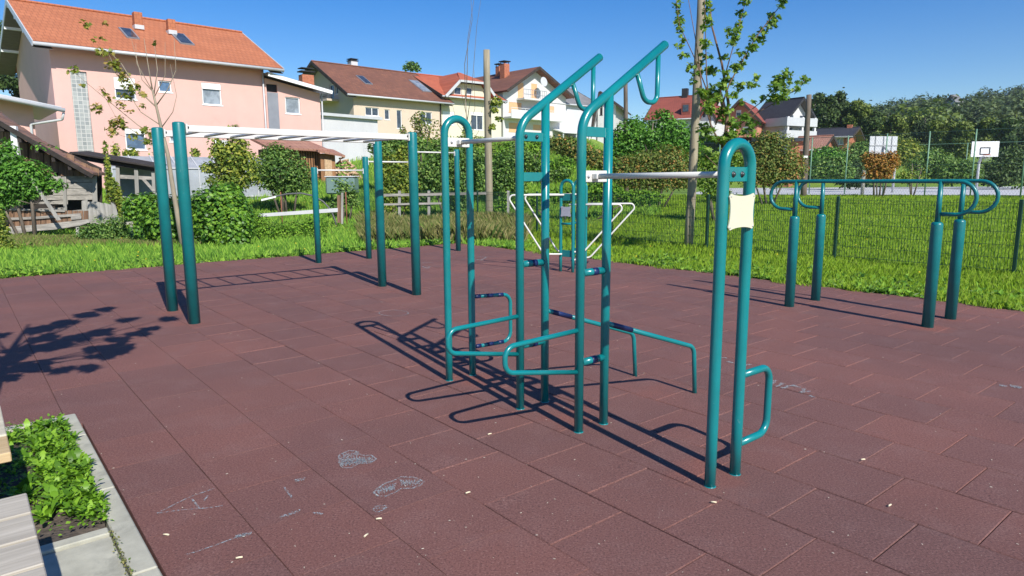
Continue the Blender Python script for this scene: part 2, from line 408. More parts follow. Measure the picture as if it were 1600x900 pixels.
def incline(root, d):
    """ladder frame with the raking tube and its U handle; posts a=0 and .24 of the root"""
    P = fillet([(0, d, -.03), (0, d, 2.03), (.78, d, 2.545)], .20, 10)
    MB().tube(P, .030, 24).build('raking_tube', M['teal'], root)
    e = Vector((.78, d, 2.545)); dr = (Vector((.78, 0, 2.545))-Vector((0, 0, 2.03))).normalized()
    cap = MB(); cap.tube([e+Vector((dr.x, 0, dr.z))*k for k in (0, .006, .012, .015)], .03, 24, rr=[.03, .028, .02, .008]); cap.build('end_cap', M['teal'], root)
    MB().tube([(.24, d, -.03), (.24, d, 1.1), (.24, d, 2.185)], .030, 24).build('post', M['teal'], root)
    H = fillet([(.50, d, 2.345), (.585, d, 2.16), (.715, d, 2.16), (.715, d, 2.49)], [.075, .06], 8)
    MB().tube(H, .0165, 18).build('hang_handle', M['teal'], root)
    for z in (1.945, 1.67):
        p = MB(); plate(p, .025, .215, d, z, .062, .008); p.build('cross_plate', M['teal'], root)
    for z in (1.06, .47):
        a, b = (.02, d, z), (.22, d, z)
        MB().tube([a, b], .0245, 20).build('rung', M['teal'], root); tape(root, a, b, .0245, .42, .66)
    D = fillet([(-.01, d, .69), (-.62, d, .675), (-.62, d, .52), (-.01, d, .41)], .072, 8)
    MB().tube(D, .0165, 16).build('dip_handle', M['teal'], root)
    a, b = (.25, d, .70), (1.24, d, .375)
    L = fillet([a, b, (1.275, d, -.03)], .09, 8)
    MB().tube(L, .0175, 16).build('push_up_rail', M['teal'], root); tape(root, a, b, .0175, .06, .26)
A_ = 3.05
r1 = thing('pull_up_station', 'teal pull-up station farther from the viewer, with a tall plain hooped end on its left', 'pull-up station', W(A_, 3.64), PSI)
incline(r1, 0)
MB().tube([(x, .92, z) for x, _, z in arch_pts(0, .24, 2.13)], .030, 24).build('arch', M['teal'], r1)
p = MB(); plate(p, .025, .215, .92, 1.945, .062); p.build('cross_plate', M['teal'], r1)
MB().tube([(.12, .86, 1.945), (.12, .03, 1.945)], .017, 18).build('pull_up_bar', M['white_metal'], r1)
q = MB(); q.box((.12, .90, 1.945), (.21, .012, .072), None, .003); q.box((.12, .872, 1.945), (.05, .05, .036), None, .004); q.build('bar_bracket', M['white_metal'], r1)
q = MB(); q.box((.12, .016, 1.945), (.19, .012, .058), None, .003); q.box((.12, .05, 1.945), (.06, .06, .022), None, .004); q.build('bar_bracket', M['white_metal'], r1)
bolts(r1, [(.055, -.004, 1.945), (.155, -.004, 1.945)]); bolts(r1, [(.05, .893, 1.945), (.19, .893, 1.945)], M['grey_metal'], .009)
H = fillet([(.25, .92, .68), (.66, .92, .655), (.66, .92, .235), (.25, .92, .245)], .085, 8)
MB().tube(H, .0165, 16).build('side_handle', M['teal'], r1)
for (s, e) in (((.27, .92, .679), (.56, .92, .661)), ((.27, .92, .245), (.56, .92, .24))):
    for t0, t1 in ((.0, .2), (.42, .66), (.84, 1.05)): tape(r1, s, e, .0165, t0, t1)
for a, d in ((0, 0), (.24, 0), (0, .92), (.24, .92)): flange(r1, a, d, .03)

r2 = thing('pull_up_station', 'teal pull-up station nearest the viewer, its hooped frame carrying a blank cream panel', 'pull-up station', W(A_, 3.04), PSI)
incline(r2, 0)
MB().tube([(x, -1.03, z) for x, _, z in arch_pts(-.02, .22, 1.83)], .0305, 24).build('arch', M['teal'], r2)
p = MB(); plate(p, .005, .195, -1.03, 1.675, .075); p.build('cross_plate', M['teal'], r2)
bolts(r2, [(.06, -1.034, 1.675), (.14, -1.034, 1.675)], None, .0125)
MB().tube([(.10, -.04, 1.67), (.10, -1.02, 1.675)], .017, 18).build('pull_up_bar', M['white_metal'], r2)
q = MB(); q.box((.115, -.012, 1.67), (.20, .012, .072), None, .003); q.box((.10, -.04, 1.67), (.05, .045, .036), None, .004); q.build('bar_bracket', M['white_metal'], r2)
bolts(r2, [(.045, -.018, 1.67), (.185, -.018, 1.67)], M['grey_metal'], .009)
# blank cream panel with four ears and hollow sides
w_, h_ = .118, .093; pp = []
for cx, cz in ((-1, -1), (1, -1), (1, 1), (-1, 1)): pass
def side(p, q, inx, inz, n=8):
    out = []
    for k in range(n+1):
        t = k/n; b = math.sin(math.pi*t)**.7 if 0 < t < 1 else 0
        out.append((p[0]+(q[0]-p[0])*t+inx*b, p[1]+(q[1]-p[1])*t+inz*b))
    return out
e = .016
outl = side((-w_+e, -h_), (w_-e, -h_), 0, .013)+side((w_, -h_+e), (w_, h_-e), -.014, 0)+side((w_-e, h_), (-w_+e, h_), 0, -.013)+side((-w_, h_-e), (-w_, -h_+e), .014, 0)
pm = MB(); pm.poly([(.10+x, -1.064, 1.485+z) for x, z in outl], (0, -.006, 0)); pan = pm.build('blank_panel', M['cream'], r2)
for x, z in ((-1, -1), (1, -1), (1, 1), (-1, 1)):
    b = MB(); b.lathe((0,0,0), [(.005, 0), (.005, .003), (.002, .004)], 8); Mx = Matrix.Rotation(R(90), 3, 'X')
    b.v = [tuple(Mx @ Vector(v)+Vector((.10+x*(w_-.014), -1.069, 1.485+z*(h_-.014)))) for v in b.v]; b.build('screw', M['grey_metal'], pan)
H = fillet([(.23, -1.03, .575), (.53, -1.03, .575), (.53, -1.03, .175), (.23, -1.03, .175)], .085, 8)
MB().tube(H, .021, 18).build('side_handle', M['teal'], r2)
for a, d in ((0, 0), (.24, 0), (-.02, -1.03), (.22, -1.03)): flange(r2, a, d, .03)

# parallel bars
pb = thing('parallel_bars', 'pair of teal parallel bars with looped ends on four thick posts beside the wire fence', 'parallel bars', W(8.27, 2.79), PSI)
for a in (0, .69):
    for d in (0, 1.63):
        MB().lathe((a, d, 0), [(.060, -.02), (.060, 1.135), (.058, 1.15), (.045, 1.165), (.028, 1.17)], 28).build('post', M['teal_matt'], pb)
        MB().tube([(a, d, 1.15), (a, d, 1.605)], .024, 18, rr=[.030, .024]).build('riser', M['teal_matt'], pb)
    n = 12; zc = (1.605+1.255)/2; rr = .175; L = [(a, 0.0, 1.255), (a, -.28, 1.255)]
    L = [(a, 0, 1.255)]+[(a, -.17-rr*math.sin(math.pi*k/n), zc-rr*math.cos(math.pi*k/n)) for k in range(n+1)]
    L += [(a, 1.63+.17+rr*math.sin(math.pi*k/n), zc+rr*math.cos(math.pi*k/n)) for k in range(n+1)]+[(a, 1.63, 1.255)]
    MB().tube(L, .021, 18).build('rail', M['teal_matt'], pb)

# monkey bars
mb_ = thing('monkey_bars', 'horizontal ladder with white side rails and grey rungs on four thick teal posts', 'monkey bars', W(2.05, 8.40), PSI)
for a in (0, 3.03):
    for d in (0, 1.02):
        MB().lathe((a, d, 0), [(.066, -.02), (.066, 2.285), (.06, 2.30), (.04, 2.306)], 28).build('post', M['teal_matt'], mb_)
        s = 1 if a == 0 else -1
        q = MB(); q.box((a+s*.075, d, 2.235), (.02, .09, .10), None, .004); q.build('rail_bracket', M['white_metal'], mb_)
        b = MB(); b.tube([(a+s*.085, d-.03, 2.25), (a+s*.10, d-.03, 2.25)], .01, 10); b.build('bolt', M['bolt'], mb_)
for d in (0, 1.02):
    q = MB(); q.box((1.515, d, 2.235), (2.87, .04, .075), None, .006); q.build('side_rail', M['white_metal'], mb_)
for k in range(9):
    a = .235+k*.32; MB().tube([(a, .02, 2.215), (a, 1.0, 2.215)], .017, 14).build('rung', M['grey_metal'], mb_)

# three stepped horizontal bars
hb = thing('horizontal_bars', 'three white bars stepping up between four teal posts at the far edge', 'horizontal bars', W(5.58, 12.97), PSI)
PX = [(0, 1.90), (1.12, 2.12), (2.27, 2.30), (3.42, 2.32)]
for a, h in PX: MB().lathe((a, 0, 0), [(.060, -.02), (.060, h-.02), (.055, h-.006), (.04, h)], 24).build('post', M['teal_matt'], hb)
for (a0, a1, z) in ((0, 1.12, 1.84), (1.12, 2.27, 2.02), (2.27, 3.42, 2.24)):
    MB().tube([(a0+.055, 0, z), (a1-.055, 0, z)], .0165, 16).build('bar', M['white_metal'], hb)
    for a in (a0+.064, a1-.064):
        q = MB(); q.box((a, 0, z-.015), (.014, .05, .11), None, .004); q.build('bar_bracket', M['white_metal'], hb)

# double seat-less press station with white lever arms (behind the ladder frames)
ps = thing('push_station', 'small teal twin-hoop station with four bent white bars and a grey notice', 'push-up station', (.98, 12.05, 0), R(-38))
for y in (0, .42):
    MB().tube([(x, y, z) for x, _, z in arch_pts(-.13, .13, 1.62)], .028, 18).build('arch', M['teal'], ps)
    for z in (1.33, .33):
        q = MB(); plate(q, -.11, .11, y, z, .12, .01); q.build('cross_plate', M['teal'], ps)
    MB().tube([(-.11, y, .86), (.11, y, .86)], .02, 14).build('rung', M['teal'], ps)
MB().tube([(0, .03, .86), (0, .39, .86)], .02, 14).build('cross_tube', M['teal'], ps)
q = MB(); q.poly([(x*.9, -.036, 1.08+z) for x, z in outl], (0, -.005, 0))
M['notice'] = simple('grey_notice', (.42, .43, .48), .4, .05, 20, 0, stain=((.15, .15, .2), 26, .55, .5)); q.build('notice_panel', M['notice'], ps)
for sgn, x, zt, zb, reach in ((-1, -.05, 1.37, .32, 1.02), (1, .05, 1.20, .22, 1.02)):
    for y in (-.02, .44):
        # arm runs sideways in world x: local direction
        ex = Vector((math.cos(R(38)), math.sin(R(38)), 0))*sgn
        b0 = Vector((x, y, 0))
        P = fillet([b0+Vector((0, 0, zt)), b0+ex*reach+Vector((0, 0, zt)), b0+ex*(.36 if sgn < 0 else .14)+Vector((0, 0, zb)), b0+ex*.03+Vector((0, 0, zb))], [.07, .12], 7)
        MB().tube(P, .0155, 14).build('lever_bar', M['white_metal'], ps)

# ------------------------------------------------------------------ planter, kerb, slabs, benches
kb = thing('planter_kerb', 'pale concrete edging around the weedy planter at the left', 'kerb', W(.47, 4.5, 0))
kb.rotation_euler = (0, 0, PSI)
for (d0, d1) in ((-2.0, -.95), (-.94, .05), (.06, 1.05), (1.06, 2.05), (2.06, 3.05), (3.06, 4.05), (4.06, 5.05), (5.06, 5.58)):
    q = MB(); q.box((.0, (d0+d1)/2-4.5, -.02), (.10, d1-d0, .075), None, .006); q.build('edging_block', M['concrete'], kb)
for k in range(6):
    q = MB(); q.box((-.55-k*1.0, 5.53-4.5, -.02), (.98, .09, .072), None, .006); q.build('edging_block', M['concrete'], kb)
sb = MB()
for i in range(6):
    a1 = .415-.5*i
    for j in range(8):
        d1 = 3.50-.5*j; sb.box((0, 0, 0), (.494, .494, .05), None, .004)
        n = 24
        for q in range(len(sb.v)-n, len(sb.v)):
            x, y, z = sb.v[q]; sb.v[q] = tuple(W(x+a1-.25, y+d1-.25, z-.018+rnd.uniform(0, .0004)))
tag(sb.build('pavement', M['concrete']), kind='structure')
q = MB(); q.box((-3.06, 3.545-4.5, -.015), (6, .07, .07), None, .005); q.build('edging_strip', M['concrete'], kb)
so_ = MB(); n = 60; V = []; Fs = []
for j in range(n+1):
    for i in range(n+1):
        a = -3.0+3.41*i/n; d = 3.58+1.9*j/n; V.append(W(a, d, .0+.012*math.sin(a*9+d*4)+.01*math.sin(d*13-a*7)+rnd.uniform(-.004, .004)))
Fs = [(j*(n+1)+i, j*(n+1)+i+1, (j+1)*(n+1)+i+1, (j+1)*(n+1)+i) for j in range(n) for i in range(n)]
so_.add(V, Fs, True); tag(so_.build('planter_soil', M['soil']), kind='structure')

def wood(name, c1, c2, sc=(2, 60, 60), rough=.75, axis=0, dark=.25):
    m, nt, b = new_mat(name); s = [40, 40, 40]; s[axis] = 2.2
    v = coords(nt, tuple(s)); n1 = noise(nt, 1.0, 6, .7, v, .6); n2 = noise(nt, .25, 3, .6, v, .3)
    c = mixc(nt, ramp(nt, n1, [(.3, 0.0), (.7, 1.0)]), c1, c2); c = mixc(nt, ramp(nt, n2, [(.4, dark), (.62, 0.0)]), c, tuple(k*.45 for k in c1))
    nt.links.new(c, b.inputs['Base Color']); b.inputs['Roughness'].default_value = rough; bump(nt, b, n1, .5, .003); return m
M['bench_grey'] = wood('weathered_bench_wood', (.37, .33, .26), (.56, .51, .42))
M['bench_new'] = wood('yellow_bench_wood', (.46, .31, .14), (.62, .47, .27))
M['bench_pale'] = wood('pale_bench_wood', (.50, .45, .33), (.66, .60, .46))
def bench(label, a1, dd, mats, legd):
    t = thing('bench', label, 'bench', W(a1-.9, (dd[0][0]+dd[-1][1])/2, 0), PSI); dm = (dd[0][0]+dd[-1][1])/2
    for (d0, d1), mt in zip(dd, mats):
        q = MB(); q.box((-.0, (d0+d1)/2-dm, .428+rnd.uniform(-.002, .002)), (1.8, d1-d0-.008, .045), None, .004); q.build('slat', M[mt], t)
    for a in (-.72, .72):
        q = MB(); q.box((a, 0, .39), (.06, dd[-1][1]-dd[0][0]-.04, .03), None, .003)
        q.box((a, -.16, .20), (.05, .05, .40), None, .003); q.box((a, .16, .20), (.05, .05, .40), None, .003); q.build('leg_frame', M['bolt'], t)
    for (d0, d1) in dd[:3]:
        q = MB(); q.lathe((.72, (d0+d1)/2-dm, .449), [(.013, 0), (.013, .004), (.006, .007)], 14); q.build('bolt', M['bolt'], t)
    return t
bench('weathered grey slatted bench at the bottom left corner, nearest the viewer', .105, [(2.28, 2.49), (2.50, 2.71), (2.72, 2.93), (2.94, 3.15)], ['bench_grey']*4, 0)
bench('pale and yellow slatted bench beyond the grey one at the left edge of the photo', .085, [(3.68, 3.95), (3.97, 4.54)], ['bench_new', 'bench_pale'], 0)

# chalk drawings and litter
def chalk():
    m, nt, b = new_mat('chalk'); v = coords(nt); n1 = noise(nt, 90, 4, .8, v)
    b.inputs['Base Color'].default_value = (.44, .56, .58, 1); b.inputs['Roughness'].default_value = .95
    t = nt.nodes.new('ShaderNodeBsdfTransparent'); mx = nt.nodes.new('ShaderNodeMixShader')
    nt.links.new(ramp(nt, n1, [(.44, .0), (.60, .62)]), mx.inputs[0]); nt.links.new(t.outputs[0], mx.inputs[1]); nt.links.new(b.outputs[0], mx.inputs[2])
    nt.links.new(mx.outputs[0], nt.nodes['Material Output'].inputs['Surface']); return m
M['chalk'] = chalk()
def ribbon(m, pts, w):
    P = [Vector((p[0], p[1], .0075)) for p in pts]; n = len(P); V = []
    for i in range(n):
        t = (P[min(i+1, n-1)]-P[max(i-1, 0)]); s = Vector((-t.y, t.x, 0)).normalized()*w/2*rnd.uniform(.6, 1.3); V += [P[i]-s, P[i]+s]
    m.add(V, [(2*i, 2*i+1, 2*i+3, 2*i+2) for i in range(n-1)])
def chalk_px(label, strokes, w=.008, jit=.006):
    m = MB()
    for st in strokes:
        P = [ground_at(*p) for p in st]; out = []
        for a, b in zip(P, P[1:]):
            k = max(2, int((b-a).length/.03))
            out += [a.lerp(b, i/k)+Vector((rnd.uniform(-jit, jit), rnd.uniform(-jit, jit), 0))*.5 for i in range(k)]
        out.append(P[-1]); ribbon(m, out, w)
    o = m.build('chalk_drawing', M['chalk']); tag(o, label, 'chalk drawing', 'chalk drawings on the rubber surface')
def loop(cx, cy, rx, ry, a0=0, n=22, k=1.0): return [(cx+rx*math.cos(a0+2*math.pi*i*k/n), cy+ry*math.sin(a0+2*math.pi*i*k/n)) for i in range(n+1)]
def scrib(x0, y0, x1, y1, n, h):
    return [(x0+(x1-x0)*i/n, y0+(y1-y0)*i/n+(h if i % 2 else -h)) for i in range(n+1)]
chalk_px('thin chalk circle drawn beside the tall station, farthest of the drawings', [loop(615, 490, 23, 4.6)], .014, .004)
chalk_px('pale blue chalk scribbled blob, upper of the pair of foot-like shapes', [[(529,722),(531,712),(545,706),(556,707),(566,713),(580,713),(587,719),(578,725),(560,726),(549,733),(535,732),(529,722)], scrib(533,721,582,720,24,5), scrib(533,727,570,722,14,4), scrib(536,714,560,711,10,4)], .012)
chalk_px('pale chalk outline of a foot sole filled with strokes, lower of the pair', [[(584,772),(590,765),(602,757),(615,753),(626,747),(645,747),(662,754),(657,760),(645,765),(626,765),(618,771),(604,777),(590,777),(584,772)], scrib(590,770,618,762,14,5), scrib(626,756,656,756,14,5)], .011)
chalk_px('small chalk outline below the foot sole', [[(582,798),(588,793),(599,792),(607,793),(601,798),(590,802),(582,798)], scrib(588,797,603,795,6,1.5)], .008)
chalk_px('chalk lines meeting in a long thin arrowhead near the planter', [[(246,804),(275,789),(300,777),(335,765)],[(246,804),(290,798),(320,796),(348,792)],[(300,782),(307,790),(312,797)],[(325,776),(319,784)]], .008, .004)
chalk_px('long single chalk stroke ending in a smudge in the foreground', [[(291,869),(320,860),(350,849),(375,840)], scrib(370,841,392,835,14,2.5)], .010, .004)
chalk_px('scattered chalk dabs at the foreground tile joint', [scrib(436,811,468,800,12,2), scrib(462,753,476,750,8,2), scrib(445,765,455,778,5,1.5), scrib(490,803,505,805,6,1)], .010)
chalk_px('chalk marks by the row of far horizontal bars', [[(655,411),(678,411)], [(660,417),(668,420),(672,417),(662,416)], [(740,402),(760,402),(752,407),(738,405)]], .03, .02)
chalk_px('white chalk smear at the right edge of the photo', [scrib(1562,603,1572,605,6,1.2), scrib(1580,604,1594,607,8,1.8)], .02)
chalk_px('worn chalk patches on the tiles right of the low push-up rails', [[(1118+k*9+rnd.uniform(-3,3), 560+k*2.2+rnd.uniform(-3,3)), (1127+k*9+rnd.uniform(-3,3), 561+k*2.2+rnd.uniform(-3,3))] for k in range(6)]+[[(1206+k*8.5+rnd.uniform(-3,3), 598+k*2.6+rnd.uniform(-5,5)), (1213+k*8.5+rnd.uniform(-2,4), 600+k*2.6+rnd.uniform(-5,5))] for k in range(8)], .03, .02)
lt = MB(); r = random.Random(11)
for k in range(300):
    px, py = r.uniform(60, 1600), 405+495*r.random()**.8
    p = ground_at(px, py); a, d = AD(p.x, p.y)
    if in_planter(a, d) or d > 14.3 or a > 9.9: continue
    s = r.uniform(.0008, .0028)*(1+p.y*.10); an = r.uniform(0, 6.3); v1 = Vector((math.cos(an), math.sin(an), 0))*s*r.uniform(.8, 2.2); v2 = Vector((-math.sin(an), math.cos(an), 0))*s*.7
    c = Vector((p.x, p.y, .006)); lt.add([c-v1-v2, c+v1-v2, c+v1+v2, c-v1+v2, c+Vector((0, 0, s*.7))], [(0,1,4), (1,2,4), (2,3,4), (3,0,4)])
tag(lt.build('litter', simple('pale_litter', (.55, .48, .38), .8, .3, 30, 0)), 'tiny pale crumbs and dry bits scattered over the rubber surface', 'litter', kind='stuff')
for i, ((px, py), lab) in enumerate((((572, 839), 'cigarette end on the tile joint left of centre in the foreground'), ((592, 813), 'cigarette end just below the small chalk outline'), ((731, 772), 'cigarette end by the joint right of the foot sole drawing'), ((260, 838), 'cigarette end near the planter kerb by the arrowhead'), ((374, 874), 'cigarette end at the bottom edge near the long chalk stroke'), ((765, 680), 'cigarette end in the open tile below the looped shadows'), ((1390, 792), 'white scrap in the middle of a tile at the lower right'), ((1348, 720), 'white scrap at a tile corner right of the side handle'), ((1115, 787), 'white scrap at the joint below the hooped frame'))):
    p = ground_at(px, py); an = rnd.uniform(-.3, 1.2); dv = Vector((math.cos(an), math.sin(an), 0))*.014
    q = MB(); q.tube([p-dv+Vector((0, 0, .009)), p+Vector((0, 0, .010)), p+dv+Vector((0, 0, .009))], .0042, 8); o = q.build('cigarette_end', simple('cigarette_paper', (.72, .62, .42), .8, .1, 30, 0))
    tag(o, lab, 'litter', 'small litter on the rubber surface')
# ------------------------------------------------------------------ house building
def tile_roof(name, c1, c2, moss=None, rough=.8):
    m, nt, b = new_mat(name); tc = nt.nodes.new('ShaderNodeTexCoord'); sp = nt.nodes.new('ShaderNodeSeparateXYZ'); nt.links.new(tc.outputs['Object'], sp.inputs[0])
    cb = nt.nodes.new('ShaderNodeCombineXYZ'); nt.links.new(sp.outputs['X'], cb.inputs['X'])
    mu = nd(nt, 'ShaderNodeMath', operation='MULTIPLY'); nt.links.new(sp.outputs['Z'], mu.inputs[0]); mu.inputs[1].default_value = 1.6; nt.links.new(mu.outputs[0], cb.inputs['Y'])
    br = nt.nodes.new('ShaderNodeTexBrick'); nt.links.new(cb.outputs[0], br.inputs['Vector'])
    br.inputs['Scale'].default_value = 1; br.inputs['Brick Width'].default_value = .26; br.inputs['Row Height'].default_value = .34; br.inputs['Mortar Size'].default_value = .018
    br.inputs['Color1'].default_value = (*c1, 1); br.inputs['Color2'].default_value = (*c2, 1); br.inputs['Mortar'].default_value = (*[k*.7 for k in c1], 1)
    c = br.outputs['Color']; v = coords(nt); n1 = noise(nt, .6, 6, .65, v, .4)
    c = mixc(nt, ramp(nt, n1, [(.4, 0.0), (.7, .45)]), c, tuple(k*.6 for k in c1))
    if moss: c = mixc(nt, ramp(nt, noise(nt, 2.4, 6, .75, v, .5), [(moss[1], 0.0), (moss[1]+.1, .75)]), c, moss[0])
    nt.links.new(c, b.inputs['Base Color']); b.inputs['Roughness'].default_value = rough
    wv = nd(nt, 'ShaderNodeTexWave', wave_profile='SIN'); wv.bands_direction = 'X'; wv.inputs['Scale'].default_value = 1.25; nt.links.new(cb.outputs[0], wv.inputs['Vector'])
    ad = nd(nt, 'ShaderNodeMath', operation='ADD'); nt.links.new(br.outputs['Fac'], ad.inputs[0]); nt.links.new(wv.outputs['Fac'], ad.inputs[1])
    bump(nt, b, ad.outputs[0], .35, .02); return m
def render_wall(name, c, stain=(.25, .24, .22)):
    return simple(name, c, .85, .035, .9, .15, .006, 30, stain=(tuple(k*.72 for k in c), 1.1, .60, .35))
M['pink'] = render_wall('pink_render', (.67, .415, .36)); M['beige'] = render_wall('beige_render', (.62, .50, .39)); M['yellow'] = render_wall('pale_yellow_render', (.66, .62, .47))
M['white_wall'] = render_wall('white_render', (.61, .61, .60)); M['grey_white'] = render_wall('greyish_render', (.54, .55, .57)); M['salmon'] = render_wall('salmon_render', (.56, .24, .16))
M['stained_white'] = simple('stained_white_wall', (.56, .56, .57), .85, .06, .8, .1, .01, 30, stain=((.2, .2, .2), 1.4, .60, .6), stretch=(1, 1, .25))
M['roof_orange'] = tile_roof('orange_roof_tiles', (.43, .145, .065), (.47, .165, .075), ((.36, .12, .06), .62))
M['roof_brown'] = tile_roof('brown_roof_tiles', (.175, .075, .048), (.24, .10, .06), ((.40, .20, .10), .60))
M['roof_red'] = tile_roof('red_roof_tiles', (.42, .105, .05), (.50, .14, .07), ((.30, .10, .06), .58))
M['roof_maroon'] = tile_roof('maroon_roof_tiles', (.27, .065, .045), (.31, .08, .05)); M['roof_black'] = tile_roof('black_roof_tiles', (.028, .03, .038), (.04, .042, .05))
M['roof_grey'] = tile_roof('grey_slate_roof', (.20, .20, .20), (.25, .25, .245), ((.12, .12, .12), .6)); M['roof_terra'] = tile_roof('terracotta_tiles', (.36, .17, .12), (.42, .22, .15))
M['frame_white'] = simple('white_window_frame', (.80, .80, .80), .4, .02, 5, 0); M['gutter'] = simple('pale_gutter', (.52, .53, .54), .4, .05, 3, 0)
M['soffit'] = simple('grey_soffit_boards', (.16, .145, .125), .8, .15, 3, .1, .01, 30, stretch=(1, 6, 1)); M['dark_wood'] = simple('dark_eaves_wood', (.045, .032, .025), .8, .3, 4, .2, .01, 30); M['orange_shutter'] = simple('orange_shutter', (.72, .42, .22), .6, .06, 12, .2, .004, 60, stretch=(1, 1, 6))
M['roller'] = simple('white_roller_shutter', (.80, .80, .79), .5, .03, 10, .1, .003, 60); M['grey_panel'] = simple('grey_metal_panel', (.27, .28, .31), .4, .08, 2, 0, metal=.2)
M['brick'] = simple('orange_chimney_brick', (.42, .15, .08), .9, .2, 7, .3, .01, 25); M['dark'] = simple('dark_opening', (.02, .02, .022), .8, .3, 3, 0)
def glassm(name, c, r=.08):
    m, nt, b = new_mat(name); v = coords(nt); n1 = noise(nt, 2.5, 4, .6, v, .3)
    nt.links.new(mixc(nt, ramp(nt, n1, [(.4, 0.0), (.6, 1.0)]), tuple(k*.6 for k in c), c), b.inputs['Base Color']); b.inputs['Roughness'].default_value = r; b.inputs['Specular IOR Level'].default_value = .8; return m
M['pane'] = glassm('window_pane', (.06, .075, .10)); M['pane_curtain'] = glassm('window_pane_with_curtain', (.30, .34, .38), .15); M['pane_blue'] = glassm('blue_tinted_pane', (.10, .17, .28))
def glassblock():
    m, nt, b = new_mat('glass_blocks'); tc = nt.nodes.new('ShaderNodeTexCoord'); sp = nt.nodes.new('ShaderNodeSeparateXYZ'); nt.links.new(tc.outputs['Object'], sp.inputs[0])
    cb = nt.nodes.new('ShaderNodeCombineXYZ'); nt.links.new(sp.outputs['X'], cb.inputs['X']); nt.links.new(sp.outputs['Z'], cb.inputs['Y'])
    br = nt.nodes.new('ShaderNodeTexBrick'); br.offset = 0; nt.links.new(cb.outputs[0], br.inputs['Vector'])
    br.inputs['Scale'].default_value = 1; br.inputs['Brick Width'].default_value = .2; br.inputs['Row Height'].default_value = .2; br.inputs['Mortar Size'].default_value = .016
    br.inputs['Color1'].default_value = (.24, .26, .26, 1); br.inputs['Color2'].default_value = (.38, .40, .38, 1); br.inputs['Mortar'].default_value = (.52, .52, .49, 1)
    nt.links.new(br.outputs['Color'], b.inputs['Base Color']); b.inputs['Roughness'].default_value = .25; bump(nt, b, br.outputs['Fac'], .5, .02); return m
M['glassblock'] = glassblock()

